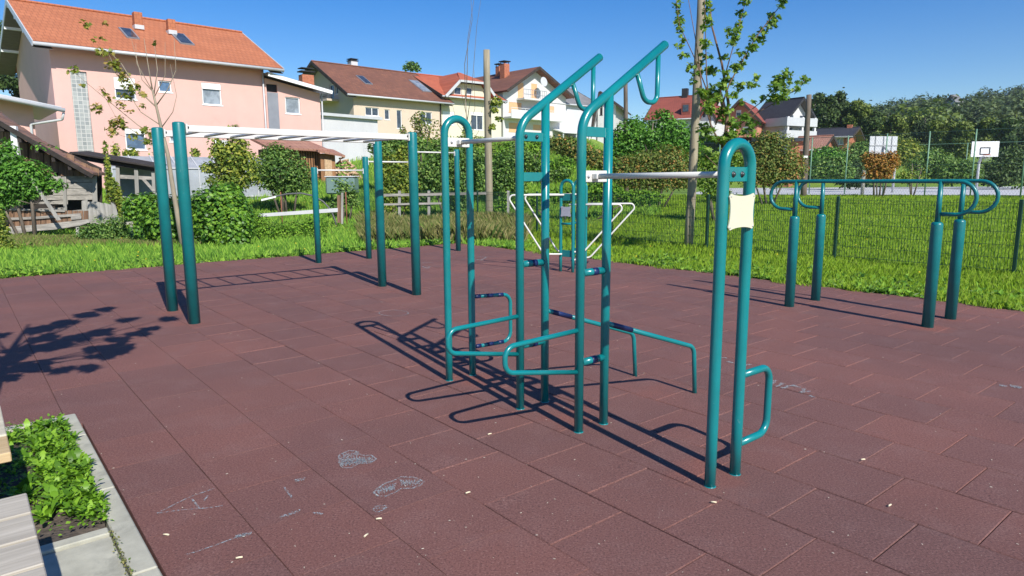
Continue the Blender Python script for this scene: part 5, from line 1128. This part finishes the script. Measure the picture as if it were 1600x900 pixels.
bush('corner_shrub', 'low yellowish shrub at the left edge in front of the board fence', [(-4, 362, 18, 44), (14, 388, 24, 14), (-24, 370, 26, 60)], 16.5, 4200, .075, L['yel'], gap=.35, trunk=False)
bush('weed_clump', 'dry grass and goldenrod clump below the wide grey boards', [(75, 386, 40, 14), (120, 382, 30, 14), (45, 382, 20, 10)], 18.5, 2600, .07, L['dry'], 'weeds', gap=.4, trunk=False)
bush('weed_clump', 'green leafy weed clump between the boards and the ivy mound', [(165, 365, 34, 26), (140, 368, 26, 18), (195, 375, 18, 16), (185, 350, 16, 16)], 18.3, 3600, .065, L['mid'], 'weeds', gap=.4, trunk=False)
bush('weed_clump', 'weed clump right of the ivy mound below the white plank', [(420, 362, 26, 20), (455, 358, 26, 14), (492, 352, 24, 16), (405, 345, 12, 16)], 19.0, 3600, .065, L['verge'], 'weeds', gap=.35, trunk=False)
bush('pear_shrub', 'tall loose yellow-green shrub between the ivy mound and the apple tree', [(360, 255, 22, 30), (345, 240, 18, 22), (372, 232, 16, 30), (335, 225, 10, 16), (385, 262, 22, 30), (355, 285, 34, 20), (330, 262, 18, 10), (366, 205, 10, 10)], 27, 4200, .15, L['yel'], 'shrub', gap=.5, gs=1.8)
bush('apple_tree', 'small round apple tree with a dark trunk in front of the slatted shed', [(440, 262, 38, 34), (415, 272, 24, 26), (465, 272, 24, 28), (430, 240, 22, 18), (448, 292, 30, 14), (478, 285, 12, 16)], 29, 7500, .12, L['mid'], 'tree', gap=.4, gs=1.5)
bush('sapling_bush', 'small green shrub below the lowest white bar', [(535, 300, 20, 22), (525, 320, 14, 14), (552, 310, 10, 16)], 27.5, 1300, .12, L['mid'], gap=.5, gs=2)
bush('greenhouse_weeds', 'wispy plant tops showing above the greenhouse roof', [(205, 240, 14, 10), (180, 236, 6, 12), (230, 242, 9, 8), (305, 240, 6, 8), (165, 232, 3, 18)], 33, 900, .15, L['yel'], 'weeds', gap=.45, trunk=False)
bush('hazel_bush', 'yellow-green bush behind the right posts of the monkey bars', [(625, 270, 24, 36), (610, 300, 18, 34), (640, 300, 26, 28), (600, 265, 12, 26), (632, 240, 12, 14)], 26.5, 6000, .125, L['yel'], gap=.35, gs=1.8)
bush('lilac_bush', 'tall dark green bush behind the plain hooped frame', [(690, 270, 32, 34), (720, 290, 28, 40), (705, 250, 20, 20), (668, 285, 22, 36), (745, 275, 18, 30), (718, 330, 18, 24)], 26.5, 8500, .125, L['mid'], gap=.35, gs=1.6)
bush('rose_bush', 'loose pinkish green climbing bush in front of the beige house', [(672, 205, 22, 20), (655, 190, 14, 16), (690, 222, 16, 16), (650, 218, 18, 14), (630, 206, 6, 10)], 44, 2300, .17, L['aut'], gap=.5, gs=1.1)
bush('young_hedge', 'bright leafy hedge strip in front of the yellow house', [(735, 222, 36, 10), (700, 228, 26, 12), (780, 235, 26, 12), (730, 208, 8, 14)], 42, 2600, .17, L['yel'], 'hedge', gap=.3, gs=1.1)
bush('bank_shrub', 'green shrub on the bank between pole and left station', [(790, 262, 26, 24), (775, 285, 22, 20), (808, 285, 16, 24)], 31, 3800, .14, L['mid'], gap=.4, gs=1.4)
bush('bank_shrub', 'brownish shrub row at the top of the green bank', [(880, 228, 26, 14), (905, 238, 28, 16), (860, 222, 16, 10), (930, 250, 22, 18), (952, 262, 18, 24)], 44, 4200, .19, L['aut'], gap=.4, gs=1.0)
bush('bank_shrub', 'green shrubs seen between the two ladder frames', [(812, 240, 20, 24), (835, 252, 16, 26), (850, 275, 20, 16), (878, 270, 16, 10), (818, 290, 26, 14)], 36, 3600, .15, L['mid'], gap=.4, gs=1.3)
bush('bramble_bank', 'mass of brambles over the bank left of the free standing pole', [(600, 235, 26, 22), (640, 228, 26, 18), (690, 236, 30, 18), (735, 246, 28, 20), (755, 268, 22, 26)], 33, 7500, .15, L['mid'], 'brambles', gap=.35, gs=1.2)
bush('bramble_bank', 'mass of brambles over the bank right of the free standing pole', [(795, 240, 26, 18), (830, 232, 24, 16), (800, 262, 26, 22), (840, 262, 24, 20), (880, 258, 22, 14)], 37, 6500, .15, L['verge'], 'brambles', gap=.35, gs=1.2)
bush('bramble_bank', 'low brambles along the foot of the bank behind the push-up station', [(820, 312, 40, 12), (880, 305, 36, 14), (940, 300, 34, 16), (1000, 308, 36, 12), (780, 322, 24, 12)], 27, 7500, .11, L['verge'], 'brambles', gap=.35, gs=1.6)
bush('hornbeam_hedge', 'big rounded green hedge bush under the maroon roof', [(1020, 205, 36, 32), (985, 220, 30, 34), (1050, 215, 34, 30), (965, 240, 20, 40), (1075, 235, 24, 30), (1030, 182, 22, 12), (1000, 190, 20, 16)], 34, 12500, .155, L['locust'], 'hedge', gap=.35, gs=1.2)
bush('autumn_bush', 'wide bush turning orange beneath the big green hedge bush', [(1010, 260, 40, 26), (1045, 255, 36, 30), (975, 268, 26, 26), (1068, 275, 24, 22), (1020, 285, 50, 16)], 31, 10000, .115, L['aut'], gap=.35, gs=1.3)
bush('autumn_bush', 'rounded yellow-brown bush with a short trunk behind the cream panel', [(1190, 250, 30, 34), (1215, 240, 30, 34), (1235, 262, 26, 28), (1170, 270, 22, 26), (1205, 275, 38, 18), (1200, 218, 18, 14)], 33, 10000, .125, L['aut'], gap=.4, gs=1.3)
bush('young_bush', 'light green bush between the wooden pole and the cream panel', [(1130, 262, 24, 30), (1110, 285, 20, 24), (1150, 245, 18, 22), (1100, 250, 14, 18), (1125, 305, 24, 12)], 24, 4600, .105, L['maple'], gap=.45, gs=1.6)
bush('orange_tree', 'small tree with orange autumn leaves in front of the court fence', [(1378, 258, 24, 20), (1362, 250, 16, 14), (1392, 250, 14, 16), (1372, 272, 26, 12)], 40, 3600, .15, L['orange'], 'tree', gap=.35, gs=1.2)
bush('young_tree', 'small yellow-green tree right of the orange one by the court fence', [(1425, 262, 18, 16), (1418, 275, 16, 12), (1440, 268, 10, 12)], 40, 1500, .15, L['yel'], 'tree', gap=.5, gs=1.2)
for i, (x0, y0, rx, ry, D, mt, lab) in enumerate(((1300, 262, 30, 18, 60, 'mid', 'green bush behind the court fence left of the concrete post'), (1335, 272, 26, 20, 62, 'dark', 'dark bush behind the short concrete post'), (1290, 245, 26, 16, 68, 'locust', 'bright bush below the terracotta shed'), (1455, 258, 34, 26, 66, 'mid', 'bush behind the court between the two hoops'), (1500, 268, 30, 20, 64, 'mid', 'low bush behind the court left of the facing hoop'), (1580, 262, 34, 30, 58, 'dark', 'dark bush right of the facing hoop'), (1545, 272, 30, 18, 66, 'dark', 'dark bush behind the pole of the facing hoop'), (1415, 240, 30, 22, 72, 'yel', 'yellow-green bush behind the far court fence'), (1340, 240, 34, 18, 76, 'mid', 'bush right below the wide dark roof'), (1620, 255, 30, 30, 62, 'dark', 'dark bush cut by the right edge'))):
    bush('court_bush', lab, [(x0, y0, rx, ry), (x0-rx*.6, y0+ry*.35, rx*.6, ry*.7), (x0+rx*.6, y0+ry*.3, rx*.6, ry*.75), (x0+rx*.1, y0-ry*.5, rx*.5, ry*.5)], D, 3400, .27, L[mt], gap=.35, gs=.7, trunk=False, group=None)
bush('roof_top_tree', 'tree top just showing over the ridge of the beige house', [(643, 102, 9, 7), (650, 106, 7, 7), (636, 106, 6, 5)], 95, 500, .35, L['mid'], 'tree', trunk=False, gap=.4, gs=.8)

# ------------------------------------------------------------------ big trees and the wooded hill
def big_tree(label, px, ptop, pbot, wpx, D, mat, n, size, name='tree', seed=None, spread=1.0, shape='round'):
    seed = seed or rnd.randrange(9999); r = random.Random(seed); a, b = at(px, ptop, D), at(px, pbot, D); g = min(gz(a.x, D), b.z); H = a.z-g; Wd = wpx*D/F_PX/2
    t = thing(name, label, 'tree', (a.x, D, g)); lobes = []; cz = H*.56
    for k in range(13):
        an = r.uniform(0, 6.28); u = r.random(); z = H*(.22+.70*u); lim = math.sin(math.pi*min(1, (.18+.82*(1-u))))**.6 if shape == 'round' else (1-u*.8)
        rad = Wd*lim*r.uniform(.3, .75); s = Wd*r.uniform(.34, .52); lobes.append((Vector((math.cos(an)*rad, math.sin(an)*rad*.9, z)), (s, s, s*r.uniform(.7, 1.0)*max(1, H/Wd*.22))))
    foliage('crown', lobes, n, size, mat, t, seed, T_QUAD, .3, .35, 1.6/Wd*2.2, up=.4, jit=.9)
    m = MB(); w = max(.12, H*.02); m.tube([(0, 0, -.5), (r.uniform(-.2, .2), 0, H*.3), (r.uniform(-.4, .4), 0, H*.85)], w, 8, rr=[w*1.2, w, w*.25])
    for (c, rr) in lobes[:7]: m.tube([(0, 0, c.z*.55), (c.x*.5, c.y*.5, c.z*.8), tuple(c)], w*.4, 5, rr=[w*.5, w*.3, w*.12])
    m.build('trunk', M['bark'], t); return t
row = [(1275, 146, 235, 34, 104, 'dark', 'tall dark tree right behind the leaning pole'), (1292, 138, 240, 40, 100, 'dark', 'tallest dark tree at the left of the tree row'), (1316, 143, 240, 36, 103, 'dark', 'dark tree second from the left of the tree row'), (1343, 152, 245, 34, 100, 'forest_y', 'slim lighter tree beside the two tallest dark ones'), (1368, 172, 245, 38, 98, 'dark', 'medium tree above the left basketball backboard'), (1395, 180, 245, 38, 102, 'forest_y', 'light olive rounded tree right above the backboard seen from behind'), (1420, 176, 245, 42, 106, 'forest_y', 'rounded tree in the middle of the tree row'),
       (1450, 172, 245, 46, 100, 'forest', 'broad blue-green tree in the middle of the tree row'), (1478, 182, 240, 40, 96, 'forest_y', 'yellowish tree left of the facing hoop'), (1508, 186, 250, 40, 94, 'forest_y', 'tree directly above the facing backboard on its left'), (1540, 184, 250, 44, 98, 'forest_y', 'tree directly above the facing backboard'), (1572, 186, 250, 44, 92, 'dark', 'dark tree right of the facing hoop'), (1600, 182, 250, 46, 96, 'forest', 'tree cut by the right edge of the photo'), (1640, 180, 250, 50, 96, 'forest', 'tree beyond the right edge'),
       (1262, 152, 225, 26, 130, 'forest', 'pale green distant tree above the black roof')]
for px, pt, pb_, w, D, mt, lab in row: big_tree(lab, px, pt, pb_, w, D, L[mt], 6500, .42)
for px, pt, pb_, w, D, mt, lab in ((20, 70, 170, 90, 52, 'dark', 'dark green tree behind the left gable of the pink house'), (-30, 20, 170, 100, 50, 'dark', 'dark tree cut by the left edge above the outbuilding'), (50, 105, 170, 50, 56, 'mid', 'green tree between outbuilding roof and pink gable')):
    big_tree(lab, px, pt, pb_, w, D, L[mt], 6500, .28)
big_tree('small tree behind the brick chimney of the annex', 470, 106, 150, 20, 75, L['mid'], 900, .3)

# hill behind
RIDGE = [(700, 262), (1000, 245), (1180, 215), (1290, 185), (1350, 176), (1400, 166), (1440, 160), (1475, 155), (1510, 152), (1540, 151), (1565, 146), (1600, 140), (1660, 132), (1800, 128), (2100, 150), (2400, 200)]
hm = MB(); V = []; nR = len(RIDGE); NT = 14
D0, D1 = 130.0, 360.0
ridge = [at(px, py+24, D1) for px, py in RIDGE]
def hillz(px_i, t): pass
HP = []
for i, p in enumerate(ridge):
    s = Vector((p.x*D0/D1, D0, gz(p.x*D0/D1, D0)-1)); rowp = []
    for j in range(NT+1):
        t = j/NT; q = s.lerp(p, t); q.z = s.z+(p.z-s.z)*(t*.55+.45*t*t); rowp.append(q)
    rowp.append(Vector((p.x*1.3, D1*1.5, p.z*.6)))
    HP.append(rowp)
n2 = NT+2
for rowp in HP: V += rowp
hm.add(V, [(i*n2+j, (i+1)*n2+j, (i+1)*n2+j+1, i*n2+j+1) for i in range(nR-1) for j in range(n2-1)], True)
M['hillside'] = simple('wooded_hillside', (.045, .06, .02), .95, .3, .05, .6, .8, .3)
tag(hm.build('hill', M['hillside']), kind='structure')
def forest(name, label, n, seed, mat, t0, t1, px0, px1, size, leaves, rad):
    rg = np.random.default_rng(seed); P = []; N = []; 
    for k in range(n):
        fi = rg.uniform(0, 1); pxx = px0+(px1-px0)*fi; i = max(0, min(nR-2, next((q for q in range(nR-1) if RIDGE[q][0] <= pxx <= RIDGE[q+1][0]), nR-2))); f = (pxx-RIDGE[i][0])/(RIDGE[i+1][0]-RIDGE[i][0])
        t = rg.uniform(t0, t1)*NT; j = min(NT-1, int(t)); g = t-j
        c = (HP[i][j]*(1-f)+HP[i+1][j]*f)*(1-g)+(HP[i][j+1]*(1-f)+HP[i+1][j+1]*f)*g; R_ = rad*rg.uniform(.6, 1.3); u = norm(rg.normal(size=(leaves, 3))); u[:, 2] = np.abs(u[:, 2])*1.2-.25
        rr = R_*(.75+.25*rg.uniform(size=leaves))*(1+.25*np.sin(u[:, 0]*6+k)*np.sin(u[:, 1]*5)); P.append(np.array(c)[None]+u*rr[:, None]*np.array([1, 1, 1.25])+np.array([0, 0, R_*.75])); N.append(u)
    P = np.concatenate(P); N = np.concatenate(N); Vv, Fc = leaf_verts(P, N+rg.normal(size=P.shape)*.5+np.array([0, 0, .3]), size*rg.uniform(.6, 1.4, len(P)), T_QUAD, rg)
    return tag(np_obj(name, Vv, Fc, mat), label, 'forest', kind='stuff')
forest('distant_forest', 'dark mixed forest covering the far hill on the right', 640, 21, L['forest'], .15, 1.0, 1240, 1800, 1.15, 260, 5.2)
forest('distant_forest', 'lighter trees scattered through the hill forest', 170, 22, L['forest_y'], .1, .8, 1260, 1800, 1.1, 260, 4.8)
forest('distant_forest', 'low wooded rise behind the right-hand houses', 110, 23, L['forest'], .5, 1.0, 1190, 1280, 1.2, 120, 4.0)

# ------------------------------------------------------------------ young maples and bare sapling
def stems(t, paths, mat):
    for pts, w in paths:
        m = MB(); n = len(pts); m.tube(pts, w, 8, rr=[w*(1-.75*i/(n-1)) for i in range(n)]); m.build('branch', M[mat], t)
def px_path(pts, Y, o): return [at(p[0], p[1], Y+(p[2] if len(p) > 2 else 0))-o for p in pts]
def clusters(t, pts, Y, o, n, rpx, size, mat, seed, flat=.8):
    rg = np.random.default_rng(seed); lob = [(at(p[0], p[1], Y+(p[3] if len(p) > 3 else 0))-o, ((p[2] if len(p) > 2 else rpx)*Y/F_PX,)*2+((p[2] if len(p) > 2 else rpx)*Y/F_PX*flat,)) for p in pts]
    P, N = lobes_pts(lob, n, rg, .6, 0); nr = N*.3+rg.normal(size=P.shape)*.5+np.array([0, -.25, .7]); V, Fc = leaf_verts(P, nr, size*rg.uniform(.6, 1.25, len(P)), T_STAR, rg); np_obj('leaves', V, Fc, mat, t)
# left sapling
Y = 16.9; b = at(284, 385, Y); o = Vector((b.x, b.y, -.05)); t = thing('maple_sapling', 'young maple with sparse tired leaves standing behind the left monkey bar posts', 'tree', o)
m = MB(); P = px_path([(286, 390), (278, 340), (268, 280), (262, 240), (252, 200), (244, 165), (238, 140)], Y, o); m.tube(P, .06, 10, rr=[.07, .06, .052, .045, .038, .03, .024]); m.build('trunk', M['bark_pale'], t)
stems(t, [(px_path(q, Y, o), w) for q, w in (([(238, 140), (232, 105), (225, 60)], .018), ([(240, 150), (246, 110), (240, 60, .3)], .016), ([(244, 165), (262, 140), (275, 110), (272, 60)], .016), ([(252, 200), (270, 175), (276, 150), (266, 100, .4)], .014), ([(238, 142), (222, 125), (205, 60)], .014), ([(245, 168), (215, 140), (190, 100), (165, 75)], .018), ([(250, 195), (220, 175), (190, 130), (170, 85)], .014), ([(256, 222), (215, 195), (160, 150), (110, 108)], .016), ([(258, 228), (225, 215), (185, 190), (160, 145)], .014), ([(262, 240), (230, 222), (200, 215), (170, 205)], .012), ([(241, 152), (258, 118), (258, 66)], .012), ([(236, 138), (214, 100), (212, 68)], .011))], 'bark_pale')
clusters(t, [(114, 111, 8), (130, 134, 4), (134, 38, 7), (150, 62, 4), (160, 62, 4), (155, 80, 8), (172, 80, 5), (163, 84, 4), (180, 102, 13), (193, 118, 12), (160, 142, 8), (172, 154, 6), (205, 138, 14), (197, 150, 11), (215, 135, 5), (224, 150, 6), (152, 169, 9), (190, 163, 9), (222, 165, 7), (185, 192, 14), (175, 206, 10), (208, 213, 8), (225, 205, 9), (232, 220, 9), (235, 210, 7), (203, 175, 6), (240, 66, 3), (165, 36, 4)], Y, o, 640, 8, .10, L['maple_aut'], 71)
st = MB(); st.tube([at(292, 400, Y-.3), at(281, 275, Y-.3)], .035, 8); tag(st.build('tree_stake', M['old_grey_v']), 'pale wooden stake tied beside the young maple with tired leaves', 'stake')
# right maple
Y = 14.6; b = at(1131, 400, Y); o = Vector((b.x, b.y, -.05)); t = thing('young_maple', 'young maple with long leafy branches against the sky beside the stout grey pole', 'tree', o)
m = MB(); P = px_path([(1130, 400), (1131, 340), (1130, 280), (1133, 220), (1138, 160), (1128, 100, .2), (1112, 40, .4), (1106, -30, .6)], Y, o); m.tube(P, .05, 10, rr=[.055, .048, .042, .04, .032, .024, .018, .012]); m.build('trunk', M['bark_red'], t)
stems(t, [(px_path(q, Y, o), w) for q, w in (([(1132, 235), (1112, 200), (1098, 150), (1090, 80), (1074, -10)], .022), ([(1110, 190), (1104, 120), (1102, 40), (1100, -40)], .016), ([(1108, 150), (1085, 90), (1062, 40), (1054, -20)], .014), ([(1120, 165), (1135, 110), (1155, 40), (1170, -20)], .016), ([(1118, 195), (1140, 130), (1180, 60), (1222, 5), (1240, -30)], .018), ([(1130, 240), (1150, 190), (1195, 155), (1220, 125)], .016), ([(1140, 205), (1185, 175), (1230, 150), (1258, 125)], .012), ([(1131, 270), (1110, 250), (1095, 235)], .012), ([(1132, 230), (1160, 215), (1175, 200)], .012), ([(1133, 250), (1150, 235), (1170, 240)], .01))], 'bark_red')
cl = []
def along(p, q, n, r0, j):
    for k in range(n): u = k/(n-1); cl.append((p[0]+(q[0]-p[0])*u+rnd.uniform(-j, j), p[1]+(q[1]-p[1])*u+rnd.uniform(-j, j), r0*rnd.uniform(.7, 1.3), rnd.uniform(-.35, .35)))
along((1055, -20), (1068, 85), 13, 7, 6); along((1070, 85), (1088, 130), 5, 6, 6); along((1098, -20), (1104, 90), 12, 8, 8); along((1100, 90), (1108, 170), 9, 8, 10); along((1168, -15), (1150, 45), 7, 7, 6); along((1150, 45), (1128, 92), 6, 8, 8)
along((1240, -25), (1205, 35), 9, 7, 7); along((1205, 35), (1175, 72), 7, 7, 8); along((1175, 72), (1140, 120), 7, 7, 7); along((1140, 120), (1120, 150), 4, 7, 8)
along((1222, 118), (1205, 155), 6, 9, 7); along((1256, 125), (1225, 152), 5, 8, 6); along((1200, 150), (1160, 160), 4, 6, 5); along((1185, 122), (1150, 142), 6, 8, 8); along((1105, 160), (1170, 200), 12, 9, 12); along((1110, 200), (1150, 228), 10, 10, 13); along((1095, 215), (1125, 260), 7, 8, 9); along((1165, 180), (1180, 210), 4, 6, 6); along((1100, 140), (1130, 158), 5, 8, 8); along((1230, 130), (1245, 140), 2, 6, 3)
clusters(t, cl, Y, o, 4000, 8, .085, L['maple'], 72, .8)
# ivy climbing the middle pole
bush('pole_ivy', 'small ivy tuft growing on the free standing grey pole', [(776, 158, 9, 7), (772, 172, 6, 5), (780, 186, 8, 3), (770, 198, 5, 4)], 24.9, 260, .10, L['yel'], 'ivy', trunk=False, gap=.2, tmpl=T_STAR)
# bare saplings
def bare(label, paths, Y, base):
    b = at(*base, Y); o = Vector((b.x, b.y, gz(b.x, b.y))); t = thing('bare_sapling', label, 'tree', o)
    for k, (q, w) in enumerate(paths):
        P = px_path(q, Y, o)
        if k == 0: P[0].z = -.1
        m = MB(); n = len(P); m.tube(P, w, 7, rr=[w*(1-.7*i/(n-1)) for i in range(n)]); m.build('trunk' if k == 0 else 'branch', M['bark_pale' if k == 0 else 'bark'], t)
bare('thin leafless sapling with long whip-like shoots in front of the yellow house', [([(736, 350), (733, 260), (730, 200), (727, 150)], .045), ([(728, 160), (730, 110), (731, 60), (742, -10)], .016), ([(727, 155), (726, 100), (738, 30), (735, -10)], .014), ([(730, 190), (738, 130), (745, 40), (752, -5)], .012), ([(731, 205), (742, 170), (741, 110)], .012), ([(730, 185), (722, 150), (718, 120)], .01), ([(732, 215), (715, 195), (706, 160)], .01), ([(732, 230), (748, 205), (754, 165)], .01)], 23, (736, 350))

# ------------------------------------------------------------------ planter weeds
def weeds():
    rg = np.random.default_rng(9); Ps = []; Ns = []; Ts = []; Sz = []
    bare_ = lambda a, d: ((d < 3.95) & (a < .18) & (d > 3.55)) | (((a+.22)**2/.05+(d-5.0)**2/.03) < 1) | (((a-.18)**2/.02+(d-3.75)**2/.015) < 1)
    n = 430
    for k in range(n):
        d = rg.uniform(3.72, 5.42); a = .42-rg.uniform(0, 1)**1.3*1.5
        if rg.uniform() < .35: a = rg.uniform(.22, .44)
        if bare_(a, d) and rg.uniform() < .93: continue
        c = W(a, d, .0); L_ = rg.uniform(.028, .085); m = rg.integers(5, 11); ph = rg.uniform(0, 6.28)
        for i in range(m):
            an = ph+i*6.283/m+rg.uniform(-.3, .3); el = rg.uniform(.15, 1.1); tdir = np.array([math.cos(an)*math.cos(el), math.sin(an)*math.cos(el), math.sin(el)])
            nr = np.array([-math.cos(an)*math.sin(el), -math.sin(an)*math.sin(el), math.cos(el)])
            Ps.append(np.array(c)+np.array([0, 0, .005])+tdir*rg.uniform(0, .02)); Ns.append(nr); Ts.append(tdir); Sz.append(L_*rg.uniform(.6, 1.25))
    V, Fc = leaf_verts(np.array(Ps), np.array(Ns), np.array(Sz), T_LONG, rg, np.array(Ts))
    tag(np_obj('planter_weeds', V, Fc, L['weed'], smooth=True), 'broad-leaved dandelion weeds filling the planter', 'weeds', kind='stuff')
    # small clover-like leaves
    n = 6500; d = rg.uniform(3.62, 5.5, n); a = .43-rg.uniform(0, 1, n)**1.4*1.5; k = ~(bare_(a, d) & (rg.uniform(size=n) < .93)); a, d = a[k], d[k]; n = len(a)
    hz = .02+.075*rg.uniform(size=n)*(.5+.5*np.abs(np.sin(a*9)*np.sin(d*7))); x = a*CA-d*SA; y = a*SA+d*CA
    nr = rg.normal(size=(n, 3))*.45+np.array([0, 0, 1]); V, Fc = leaf_verts(np.stack([x, y, hz], 1), nr, .019*rg.uniform(.6, 1.6, n), T_QUAD, rg)
    tag(np_obj('planter_clover', V, Fc, L['weed']), 'small clover leaves carpeting the planter', 'clover', kind='stuff')
weeds()
js = np.random.default_rng(3); n = 260; d = js.uniform(2.5, 3.55, n); a = .415+js.normal(0, .008, n); V, Fc = leaf_verts(np.stack([a*CA-d*SA, a*SA+d*CA, .016+js.uniform(0, .012, n)], 1), js.normal(size=(n, 3))*.5+np.array([0, 0, 1]), .011*js.uniform(.6, 1.5, n), T_QUAD, js)
tag(np_obj('joint_moss', V, Fc, L['dry']), 'moss and tiny weeds in the joint between slabs and kerb', 'moss', kind='stuff')

# ------------------------------------------------------------------ planter tree left of the view that throws the leafy shadow
tb = Vector((-3.09, 3.49, 0)); t = thing('planter_tree', 'young tree in the planter just outside the left edge that throws the leafy shadow', 'tree', tb)
sh_dir = Vector((math.cos(R(120)), math.sin(R(120)), 0)); TE = math.tan(R(SUN_EL)); rr_ = random.Random(4)
spots = [(-30, 560, 16), (60, 515, 17), (100, 505, 17), (135, 492, 13), (165, 483, 8), (122, 528, 18), (155, 520, 16), (90, 540, 18), (50, 545, 18), (20, 560, 16), (-5, 525, 11), (60, 572, 15), (100, 578, 13), (140, 577, 10), (188, 545, 15), (214, 521, 11), (238, 513, 8), (262, 498, 9), (202, 499, 8), (176, 543, 14), (30, 575, 14), (72, 528, 16), (150, 545, 12), (10, 590, 12), (-40, 530, 24), (-60, 570, 30), (-90, 540, 30), (185, 530, 10), (165, 555, 12)]
lobes = []; brs = []
for (px, py, rp) in spots:
    q = ground_at(px, py); Ld = max(1.9, (Vector((q.x, q.y, 0))-tb).length*rr_.uniform(.86, 1.04))
    while True:      # stays above / left of the field of view
        e = Vector((q.x, q.y, 0))-sh_dir*Ld+Vector((0, 0, Ld*TE))-EYE; zc_ = e.dot(FW); u_, v_ = e.dot(RT)/zc_*F_PX, e.dot(UP)/zc_*F_PX; mg = F_PX*.3/zc_
        if zc_ < .3 or v_-mg > 450 or u_+mg < -800: break
        Ld += .1
    c = Vector((q.x, q.y, 0))-sh_dir*Ld; c.z = Ld*TE; rad = rp*q.y/F_PX*.95
    lobes.append((c-tb, (rad*1.1, rad*1.1, rad*.9))); brs.append(c-tb)
foliage('leaves', lobes, 2500, .125, L['maple'], t, 31, T_STAR, .7, 0, jit=1.0)
m = MB(); m.tube([(0, 0, -.1), (.02, -.02, .9), (-.08, .02, 1.7), (-.15, .05, 2.7), (-.1, .0, 4.0)], .045, 10, rr=[.06, .052, .045, .035, .015]); m.build('trunk', M['bark'], t)
m = MB()
for c in brs: s = Vector((-.15, .05, 2.7 if c.z > 2.9 else c.z*.8)); m.tube([s, s.lerp(c, .5)+Vector((0, 0, -.08)), c], .014, 5, rr=[.022, .014, .004])
m.build('branches', M['bark'], t)

# ------------------------------------------------------------------ air
hb_ = MB(); hb_.add([(x, y, z) for x in (-420, 760) for y in (-30, 620) for z in (-2, 120)], [(0,1,3,2), (4,6,7,5), (0,4,5,1), (2,3,7,6), (0,2,6,4), (1,5,7,3)])
hz_ = bpy.data.materials.new('haze'); hz_.use_nodes = True; n_ = hz_.node_tree; n_.nodes.remove(n_.nodes['Principled BSDF'])
pv = n_.nodes.new('ShaderNodeVolumePrincipled'); pv.inputs['Density'].default_value = .00022; pv.inputs['Color'].default_value = (.80, .88, 1.0, 1); pv.inputs['Anisotropy'].default_value = .2
n_.links.new(pv.outputs[0], n_.nodes['Material Output'].inputs['Volume']); tag(hb_.build('haze', hz_), kind='stuff')
